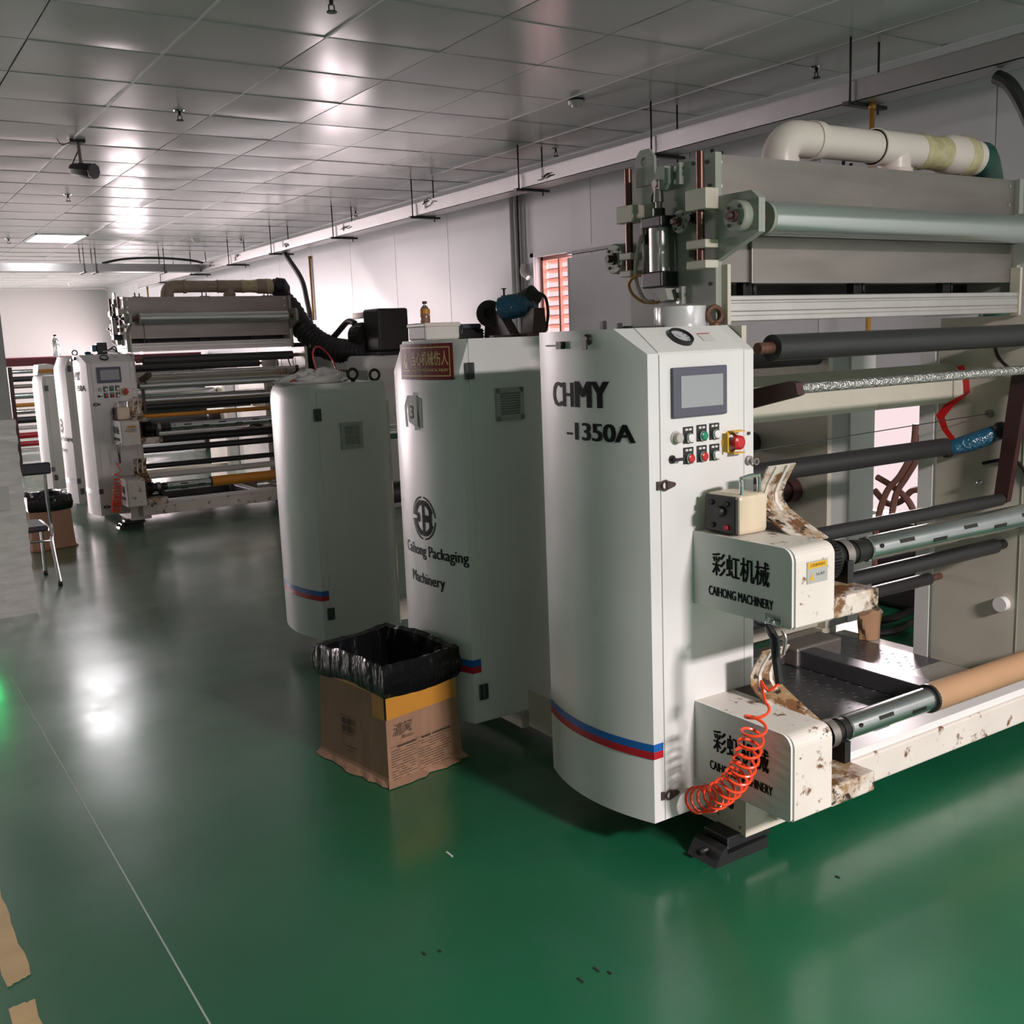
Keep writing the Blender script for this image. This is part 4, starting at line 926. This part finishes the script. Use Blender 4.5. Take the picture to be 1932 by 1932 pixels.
for i in range(10):
    a = 2*PI*i/10; MB().box(4.345, 4.355, 9.22, 9.4, 1.655, 1.665).cyl((4.35+.122*math.cos(a), 9.22, 1.66+.122*math.sin(a)), (4.35+.122*math.cos(a), 9.4, 1.66+.122*math.sin(a)), .008, 6).build('cooling_fin', 'black', b)
MB().box(4.33, 4.6, 9.2, 9.5, 1.82, 1.88, .005).build('terminal_box', 'steel', b)
MB().box(4.28, 4.64, 8.85, 9.5, 1.468, 1.5).build('base_plate', 'gear', b)
MB().tube([(4.33, 9.45, 1.78), (4.32, 9.6, 1.8), (4.25, 9.75, 1.68), (4.2, 9.85, 1.6)], .03, 10).build('power_lead', 'rubber', b)
wc = thing('ink_cabinet', (4.5, 9.6, 0), 'white machine cabinet under the black blower with a small dark red mark', 'cabinet')
MB().box(4.2, 4.8, 8.9, 9.4, 0, 1.466, .008).build('body', 'white', wc); MB().box(4.2, 4.8, 9.405, 10.25, 0, 1.466, .008).build('body', 'white', wc)
mb = MB()
for i in range(4): mb.prism([(9.62-.055*i, 1.325), (9.6-.055*i, 1.345), (9.58-.055*i, 1.325), (9.6-.055*i, 1.305)], 'x', 4.197, 4.2)
mb.build('maker_mark', 'sign_red', wc)
MB().box(4.197, 4.2, 8.95, 9.15, 1.12, 1.33).build('panel_inset', 'grille', wc)
t = thing('black_cabinet', (4.1, 10.4, 0), 'dark upright cabinet behind the right end of the machine with the ribbed duct', 'cabinet')
MB().box(3.98, 4.4, 10.3, 10.75, 0, 1.62, .01).build('body', 'gear', t); MB().box(3.974, 3.98, 10.34, 10.72, .1, 1.58).build('door', 'rubber', t)

# ================================================================== THINGS ON AND AROUND THE FIRST MACHINE
# coiled air hose and blow gun
ctl_pts = [onX(1470, 1290, 2.0), onX(1425, 1290, 1.985), onX(1430, 1330, 1.985), onX(1424, 1370, 1.98), onX(1415, 1405, 1.98), onX(1405, 1440, 1.98), onX(1385, 1475, 1.98), onX(1350, 1503, 1.985), onX(1312, 1510, 2.0)]
axis = []
for i in range(2, len(ctl_pts)-1):
    for q in range(40): axis.append(cr(ctl_pts[i-1], ctl_pts[i], ctl_pts[i+1], ctl_pts[min(i+2, len(ctl_pts)-1)], q/40))
path = [ctl_pts[0], ctl_pts[0]+Vector((-.02, .02, -.02)), onX(1436, 1286, 1.985)]; turns = 14; n = len(axis); hel = []
for i, p in enumerate(axis):
    tt = (axis[min(i+1, n-1)]-axis[max(i-1, 0)]).normalized(); u = Vector((1, 0, 0)); u = (u-tt*u.dot(tt)).normalized(); v = tt.cross(u)
    s = i/(n-1); ph = 2*PI*turns*(.35*s+.65*s*s*1.0); R = .03+.008*s
    hel.append(p+(u*math.cos(ph)+v*math.sin(ph))*R)
fine = []
for i in range(len(hel)-1):
    for q in range(3): fine.append(cr(hel[max(i-1, 0)], hel[i], hel[i+1], hel[min(i+2, len(hel)-1)], q/3))
lead = path+[hel[0], hel[2]]; ld = []
for i in range(len(lead)-2):
    for q in range(8): ld.append(cr(lead[max(i-1, 0)], lead[i], lead[i+1], lead[i+2], q/8))
tag(MB().tube(ld+fine, .0042, 7).build('coiled_hose', 'orange_hose'), 'bright orange coiled air hose hanging from the black blow gun', 'hose')
g = thing('air_gun', onX(1465, 1285, 2.01), 'black air blow gun hanging from a hook on the lettered box', 'air gun')
a0, a1, a2, a3 = onX(1448, 1180, 2.005), onX(1462, 1205, 2.005), onX(1464, 1240, 2.005), onX(1470, 1290, 2.005)
MB().tube([a0, a0.lerp(a1, .6), a1, a2, a3], [.009, .012, .013, .012, .011], 10).build('handle', 'black', g)
MB().tube([a0, onX(1432, 1178, 2.0), onX(1424, 1174, 2.0)], .004, 8).build('nozzle', 'gear', g)
MB().tube([onX(1476, 1190, 2.0), onX(1482, 1205, 2.0), onX(1478, 1235, 2.0)], .005, 8).build('trigger', 'steel', g)
# coiled hose of the second machine
h2 = copy_tree(bpy.data.objects['coiled_hose'], None, (0, DY, 0)); h2['label'] = 'thin red coiled air hose on the machine with the ribbed black duct'
g2 = copy_tree(g, None, (0, DY, 0)); g2['label'] = 'black air blow gun on the machine with the ribbed black duct'

# tension controller wrapped in tape
tcb = thing('tension_controller', (2.1, 2.1, .985), 'small tape-wrapped control box with handle on the upper lettered box', 'controller')
MB().box(2.062, 2.175, 2.035, 2.17, .987, 1.1, .012).build('wrapped_body', 'taped', tcb)
fp = MB().box(2.052, 2.064, 2.04, 2.165, .99, 1.098, .006).build('front_panel', 'black', tcb)
MB().lathe((2.052, 2.1, 1.052), (-1, 0, 0), [(0, .016), (.014, .014), (.014, 0)], 16).build('dial_knob', 'rubber', fp)
for (yy, zz, m) in ((2.075, 1.008, 'button_red'), (2.13, 1.01, 'gear'), (2.135, 1.075, 'gear'), (2.075, 1.075, 'gear')):
    MB().lathe((2.052, yy, zz), (-1, 0, 0), [(0, .008), (.007, .007), (.007, 0)], 12).build('small_knob', m, fp)
MB().tube([(2.085, 2.05, 1.095), (2.085, 2.05, 1.135), (2.09, 2.055, 1.145), (2.15, 2.055, 1.15), (2.158, 2.055, 1.14), (2.158, 2.055, 1.095)], .0065, 10).build('handle', 'chrome', tcb)
tc2 = copy_tree(tcb, None, (0, DY, 0)); tc2['label'] = 'tape-wrapped control box on the machine with the ribbed black duct'

# things on top of the control cabinet
t = thing('tape_roll', (2.17, 2.47, 1.573), 'wide silver-white tape roll standing on the touch screen cabinet', 'tape roll')
MB().lathe((2.2, 2.42, 1.573), (0, 0, 1), [(0, .07), (0, .079), (.004, .08), (.058, .08), (.062, .079), (.062, .07)], 32).build('tape', 'tape_roll', t)
MB().lathe((2.2, 2.42, 1.573), (0, 0, 1), [(0, .07), (.062, .07), (.062, .066), (0, .066), (0, .07)], 32).build('core', 'kraft', t)
eb = MB().torus((2.268, 2.34, 1.605), (.25, 1, 0), .024, .008).lathe((2.268, 2.34, 1.573), (0, 0, 1), [(0, .018), (.008, .016), (.012, .008)], 14).build('lifting_eye', 'rust', M1['ctl'])
t = thing('wrench', (2.05, 2.42, 1.574), 'small steel wrench lying on the touch screen cabinet', 'tool')
MB().prism([(2.0, 2.42), (2.12, 2.405), (2.12, 2.417), (2.0, 2.432)], 'z', 1.574, 1.58).torus((1.995, 2.425, 1.578), (0, 0, 1), .012, .004, 12, 6).build('shank', 'gear', t)
MB().box(1.96, 1.975, 2.5, 2.515, 1.574, 1.6).box(2.0, 2.012, 2.47, 2.482, 1.574, 1.592).build('socket', 'black', t)

# things on top of the red sign cabinet
t = thing('white_case', (1.93, 3.52, 1.566), 'cream plastic case on the red warning sign cabinet', 'box')
MB().box(1.87, 2.02, 3.46, 3.6, 1.566, 1.622, .008).build('body', 'white_box', t); MB().box(1.866, 2.024, 3.456, 3.604, 1.614, 1.63, .005).build('lid', 'pvc', t)
t = thing('drink_bottle', (1.905, 3.52, 1.63), 'clear juice bottle with orange contents on the cream case', 'bottle')
MB().lathe((1.905, 3.52, 1.63), (0, 0, 1), [(0, 0), (0, .017), (.005, .019), (.03, .019), (.034, .0175), (.045, .019), (.058, .014), (.066, .0075), (.072, .0075)], 18).build('bottle_body', 'clear_plastic', t)
MB().lathe((1.905, 3.52, 1.631), (0, 0, 1), [(0, 0), (0, .016), (.03, .0175), (.03, 0)], 16).build('juice', 'juice', t)
MB().lathe((1.905, 3.52, 1.665), (0, 0, 1), [(0, .0195), (.018, .0195)], 18).build('label_band', 'core_orange', t)
MB().lathe((1.905, 3.52, 1.702), (0, 0, 1), [(0, .009), (.01, .009), (.01, 0)], 14).build('cap', 'brown_steel', t)
t = thing('blue_tray', (2.13, 3.62, 1.566), 'dark grey basket with blue lid behind the black lifting eye', 'basket')
MB().box(2.08, 2.2, 3.58, 3.68, 1.566, 1.605, .004).build('basket', 'gear', t); MB().box(2.085, 2.195, 3.585, 3.675, 1.605, 1.625, .006).build('lid', 'hmi_frame', t)
for i in range(3): MB().box(2.078, 2.202, 3.578, 3.682, 1.572+i*.011, 1.576+i*.011).build('rib', 'black', t)
t = thing('flange_bracket', (2.2, 3.5, 1.566), 'dark cast bracket with round flange beside the blue wrapped motor', 'bracket')
MB().lathe((2.185, 3.5, 1.66), Vector((-.75, -.66, 0)).normalized(), [(0, 0), (0, .052), (.018, .052), (.018, .022), (.005, .022)], 24).build('flange', 'gear', t)
MB().prism([(3.56, 1.566), (3.36, 1.566), (3.37, 1.578), (3.45, 1.66), (3.49, 1.70), (3.54, 1.69)], 'x', 2.19, 2.235).build('gusset', 'brown_steel', t)
t = thing('wrapped_motor', (2.23, 3.3, 1.566), 'motor wrapped in blue plastic film on a plum pedestal', 'motor')
mtr = MB(); rr_ = random.Random(3)
pa, pb = Vector((2.17, 3.42, 1.675)), Vector((2.26, 3.29, 1.69))
mtr.tube([pa, pa.lerp(pb, .08), pa.lerp(pb, .35), pa.lerp(pb, .6), pa.lerp(pb, .85), pb], [.02, .042, .048, .046, .05, .03], 16).build('film_wrap', 'blue_film', t)
MB().tube([(2.23, 3.34, 1.70), (2.25, 3.30, 1.715), (2.255, 3.28, 1.70)], [.035, .042, .03], 14).build('motor_end', 'black', t)
MB().prism([(2.21, 1.575), (2.275, 1.575), (2.268, 1.67), (2.22, 1.67)], 'y', 3.245, 3.32).build('pedestal', 'plum', t)
MB().box(2.18, 2.284, 3.235, 3.36, 1.566, 1.578, .002).build('foot_plate', 'plum', t)
for (x, y) in ((2.195, 3.41), (2.24, 3.3)): MB().cyl((x, y, 1.71), (x, y, 1.75), .004, 8).cyl((x, y, 1.748), (x, y, 1.752), .01, 10).cyl((x, y, 1.715), (x, y, 1.725), .012, 10).build('wing_screw', 'black', t)
MB().tube([(2.25, 3.28, 1.73), (2.275, 3.25, 1.71), (2.28, 3.24, 1.65), (2.275, 3.25, 1.585)], .006, 8).build('lead', 'black', t)
MB().box(2.09, 2.17, 3.33, 3.36, 1.566, 1.574).build('bar', 'black', t)

# plastic bag on the lower cabinet
mb = MB(); r5 = random.Random(11); rings = []
for i in range(7):
    u = i/6; rg = []
    for k in range(22):
        a = 2*PI*k/22; rx = .19*(1-.75*u**2); ry = .13*(1-.75*u**2); j = 1+r5.uniform(-.18, .18)*(1 if i else .5)
        rg.append((2.0+rx*math.cos(a)*j+.03*u, 4.93+ry*math.sin(a)*j, 1.382+.06*u*(1+r5.uniform(-.3, .3))))
    rings.append(rg)
pb_ = thing('plastic_bag', (2.0, 4.93, 1.381), 'crumpled clear plastic bag on the lower rounded cabinet', 'bag')
mb.loft(rings, True, False).build('crumpled_film', 'poly', pb_, fix=False)
MB().box(1.93, 2.1, 4.87, 4.99, 1.383, 1.42, .004).build('white_box', 'white_box', pb_)
MB().tube([(1.86, 4.86, 1.395), (1.9, 4.84, 1.405), (1.95, 4.85, 1.398), (2.0, 4.84, 1.39)], .004, 6).build('red_tie', 'red', pb_)
MB().tube([(2.05, 4.95, 1.4), (2.03, 4.96, 1.52), (2.08, 5.0, 1.56), (2.13, 4.96, 1.5), (2.15, 4.93, 1.4)], .004, 6).build('red_lead', 'red', M1['end'])

# ================================================================== CARDBOARD BIN
def bin_box(label, blabel):
    A, B, D = Vector((1.475, 3.17, 0)), Vector((1.82, 3.245, 0)), Vector((1.405, 3.62, 0)); C_ = B+D-A
    t = thing('cardboard_box', (A+C_)/2, label, 'box', 'cardboard bins')
    cen = (A+C_)/2
    def ring(z, k, dz=0):
        out = []
        for p, q in ((A, B), (B, C_), (C_, D), (D, A)):
            for i in range(8):
                P = p.lerp(q, i/8); P = cen+(P-cen)*(k+.006*math.sin(i*2.1+z*9)); out.append((P.x, P.y, z))
        return out
    mb = MB(); mb.loft([ring(0, 1.05), ring(.03, 1.0), ring(.12, .975), ring(.25, .95), ring(.41, .935)], False).loft([ring(.41, .935), ring(.41, .91), ring(.02, .93)], False)
    mb.add(ring(.004, 1.0), [list(range(32))]); mb.build('carton', 'cardboard', t)
    # ragged flaps on the floor
    r = random.Random(5)
    mb = MB()
    for p, q in ((A, B), (D, A), (B, C_)):
        vs = []
        for i in range(13):
            P = p.lerp(q, i/12); n = (P-cen).normalized(); P1 = P+n*.004; P2 = P+n*r.uniform(.018, .04)
            vs += [(P1.x, P1.y, .02), (P2.x, P2.y, .003)]
        mb.add(vs, [(2*i, 2*i+1, 2*i+3, 2*i+2) for i in range(12)])
    mb.build('torn_flap', 'cardboard', t, fix=False)
    def face(P, Q, z0, k0):       # map (s,t) in metres onto the carton side P->Q
        d = (Q-P).normalized(); L = (Q-P).length; nrm = Vector((d.y, -d.x, 0))
        def fn(s, u, lift=.004):
            k = 1.0-(.0+max(u-.03, 0)*.15); base = P+d*s; base = cen+(base-cen)*k; b2 = base+nrm*lift; return (b2.x, b2.y, u)
        return fn
    f = face(A, B, 0, 0); f2 = face(D, A, 0, 0)
    def quad(mb, fn, s0, s1, z0, z1, lift=.004, n=6):
        vs = []
        for i in range(n+1):
            s = s0+(s1-s0)*i/n; vs += [fn(s, z0, lift), fn(s, z1, lift)]
        mb.add(vs, [(2*i, 2*i+1, 2*i+3, 2*i+2) for i in range(n)])
    mb = MB(); quad(mb, f, .0, .345, .245, .36, .006); quad(mb, f2, .38, .457, .245, .38, .006); quad(mb, f2, .05, .38, .33, .36, .006); mb.build('packing_tape', 'tape', t, fix=False)
    mb = MB()
    text(mb, '清风', lambda s, u: f(.075+s, .2+u, .007), .085, .045, -.004, .25); text(mb, 'Breeze', lambda s, u: f(.095+s, .168+u, .007), .05, .014, -.01, .3)
    mb.build('box_lettering', 'ink', t, fix=False); mb = MB()
    for i in range(13):
        z = .135-i*.0095
        for (s0, s1) in ((.015, .13), (.145, .30)):
            s = s0
            while s < s1-.01:
                l = r.uniform(.006, .03)
                if r.random() < .75: quad(mb, f, s, min(s+l, s1), z, z+.0022+(.004 if i == 0 else 0), .007, 1)
                s += l+.004
    quad(mb, f, .138, .139, .02, .15, .007, 1); quad(mb, f, .012, .30, .142, .1432, .007, 2); quad(mb, f, .012, .135, .098, .099, .007, 2)
    # plain block print on the other side
    for (s0, z0) in ((.17, .17), (.2, .17), (.17, .14), (.2, .14)): quad(mb, f2, s0, s0+.024, z0, z0+.022, .007, 1)
    for (s0, s1, z0) in ((.16, .235, .2), (.16, .235, .13), (.2, .26, .085), (.2, .24, .07)): quad(mb, f2, s0, s1, z0, z0+.003, .007, 1)
    mb.build('box_print', 'ink', t, fix=False)['kind'] = 'stuff'
    bg_ = thing('trash_bag', (cen.x, cen.y, .3), blabel, 'bag', 'bin liners')
    rb = random.Random(9)
    def bring(z, k, jz, jk, droop=None):
        out = []
        for p, q in ((A, B), (B, C_), (C_, D), (D, A)):
            for i in range(14):
                P = p.lerp(q, i/14); P = cen+(P-cen)*(k+rb.uniform(-jk, jk)); zz = z+rb.uniform(-jz, jz)
                if droop: zz += droop*math.sin(math.atan2(P.y-cen.y, P.x-cen.x)*2+1)
                out.append((P.x, P.y, zz))
        return out
    rs = [bring(.325, .985, .0, .004, .014), bring(.345, 1.025, .003, .012, .01), bring(.375, 1.04, .004, .02), bring(.405, 1.03, .004, .018), bring(.435, 1.02, .004, .012, .01), bring(.446, .985, .004, .008, .01), bring(.436, .905, .003, .01, .006), bring(.36, .85, .01, .025), bring(.27, .8, .01, .03), bring(.14, .7, .01, .04)]
    MB().loft(rs, False, True).add(rs[-1], [list(range(56))]).build('liner', 'bag', bg_)
    return t, bg_
bx1, bag1 = bin_box('cardboard box with orange packing tape used as a bin beside the curved cabinets', 'black bin liner folded over the taped cardboard box')
bx2 = copy_tree(bx1, None, (-.3, 5.9, 0)); bx2['label'] = 'dim cardboard box used as a bin behind the chrome chair'
for ch in list(bx2.children):
    if ch.name.startswith(('packing_tape', 'box_')): bpy.data.objects.remove(ch)
bag2 = copy_tree(bag1, None, (-.3, 5.9, 0)); bag2['label'] = 'black bin liner in the box behind the chrome chair'

# ================================================================== CHAIR BY THE PILLAR AND SMALL THINGS BEYOND
t = thing('chrome_chair', (.95, 7.8, 0), 'chrome tube chair with black seat half hidden by the wrapped pillar', 'chair')
MB().box(.68, 1.15, 7.56, 7.6, .78, .86, .012).build('backrest', 'seat', t)
MB().box(.7, 1.1, 7.62, 8.02, .38, .42, .015).build('seat', 'seat', t)
for xx, s in ((.7, -1), (1.11, 1)):
    MB().tube([(xx, 7.58, .84), (xx+.0, 7.6, .6), (xx+.01*s, 7.64, .44), (xx+.01*s, 7.62, .36), (xx+.0*s, 7.6, .3), (xx+.02*s, 7.58, .02)], .0125, 10).build('rear_leg', 'chrome', t)
    MB().tube([(xx, 7.64, .39), (xx, 7.98, .4), (xx, 8.02, .36), (xx, 8.05, .02)], .0125, 10).build('front_leg', 'chrome', t)
    MB().cyl((xx+.02*s, 7.58, 0), (xx+.02*s, 7.58, .03), .016, 10).cyl((xx, 8.05, 0), (xx, 8.05, .03), .016, 10).build('rubber_foot', 'rubber', t)
MB().cyl((.7, 7.6, .32), (1.11, 7.6, .32), .009, 8).build('stretcher', 'chrome', t)
# bottle and white parcel on the second machine
p = onY(107, 670, 10.95)
t = thing('water_bottle', (p.x, 10.95, 1.566), 'empty clear water bottle on the middle cabinet of the machine with the ribbed duct', 'bottle')
MB().lathe((p.x, 10.95, 1.566), (0, 0, 1), [(0, 0), (0, .03), (.01, .034), (.13, .034), (.165, .025), (.185, .013), (.2, .013)], 20).build('bottle_body', 'clear_plastic', t)
MB().lathe((p.x, 10.95, 1.766), (0, 0, 1), [(0, .015), (.016, .015), (.016, 0)], 14).build('cap', 'gear', t)
p = onY(75, 705, 12.5)
t = thing('parcel', (p.x+.05, 12.55, 1.381), 'white parcel with orange patch on the end cabinet behind the chair', 'parcel')
MB().prism([(1.86, 1.382), (2.2, 1.382), (2.2, 1.44), (1.98, 1.5), (1.88, 1.49)], 'y', 12.45, 12.75).build('wrap', 'white', t)
MB().box(1.88, 2.05, 12.445, 12.452, 1.4, 1.44).build('patch', 'core_orange', t)
t = thing('valve_block', (2.05, 10.1, 1.573), 'black and blue valve block on the touch screen cabinet below the taped duct pipe', 'valve')
MB().box(2.03, 2.12, 10.06, 10.16, 1.574, 1.68, .006).build('body', 'black', t); MB().box(1.99, 2.03, 10.07, 10.14, 1.6, 1.66, .005).build('blue_cap', 'blue_film', t)
for i in range(3): MB().tube([(2.08+.02*i, 10.06, 1.6), (2.13+.02*i, 10.0, 1.6+.02*i), (2.2, 10.02, 1.585), (2.24, 10.1, 1.58)], .006, 6).build('air_tube', 'rod' if i else 'white', t)
MB().box(1.92, 1.99, 10.05, 10.1, 1.574, 1.582).ball((1.95, 10.08, 1.59), (.03, .025, .015)).build('blue_rag', 'blue_film', t)
t = thing('cable_bundle', (4.7, 3.5, 0), 'tangle of brown cables standing before the low bright window', 'cable')
for k, P in enumerate((((1728, 800), (1722, 850), (1700, 895), (1672, 930), (1655, 990), (1650, 1080)), ((1740, 820), (1730, 865), (1710, 900), (1690, 935), (1680, 1000), (1680, 1090)), ((1655, 900), (1680, 915), (1705, 935), (1722, 960), (1740, 1010), (1745, 1090)), ((1650, 925), (1675, 950), (1700, 945), (1722, 925), (1742, 930), (1750, 960)))):
    MB().tube([onX(x, y, 4.75+.03*k) for x, y in P], .018, 8).build('cable', 'brown_cable', t)
MB().box(4.75, 4.95, 3.2, 3.75, .02, .5, .02).build('junction_box', 'gear', t)
# hoses lying behind the first machine and the peach rag on the deck
tag(MB().tube([onZ(1660, 1170, .03), onZ(1690, 1165, .03), onZ(1725, 1150, .03), onZ(1760, 1140, .05)], .02, 10).build('floor_hose', 'gear'), 'dark hose on the floor behind the checker plate deck', 'hose')
tag(MB().tube([onZ(1650, 1195, .03), onZ(1690, 1190, .03), onZ(1720, 1175, .03), onZ(1760, 1165, .05)], .02, 10).build('floor_hose', 'gear'), 'second dark hose on the floor behind the deck, nearer the peach cloth', 'hose')
c = onZ(1640, 1203, .117); mb = MB(); rings = []
for i in range(6):
    rings.append([(c.x+(.055+.012*i/5)*math.cos(a)*(1+.12*math.sin(5*a+i)), c.y+(.04+.008*i/5)*math.sin(a), .117+.026*i+.012*math.sin(3*a+1)*(i == 5)) for a in (2*PI*k/24 for k in range(24))])
tag(mb.loft(rings, True, True).build('cloth_bag', 'kraft'), 'peach coloured cloth bag slumped on the machine deck', 'cloth')
# exit sign low on the pillar side
t = thing('exit_sign_offscreen', (.56, 6.8, .42), 'small green lamp low on the wrapped pillar', 'sign')
MB().box(.5, .62, 6.8, 6.825, .42, .54, .004).build('case', 'white', t); MB().box(.51, .61, 6.797, 6.8, .43, .53).build('lit_face', 'glow_green', t)
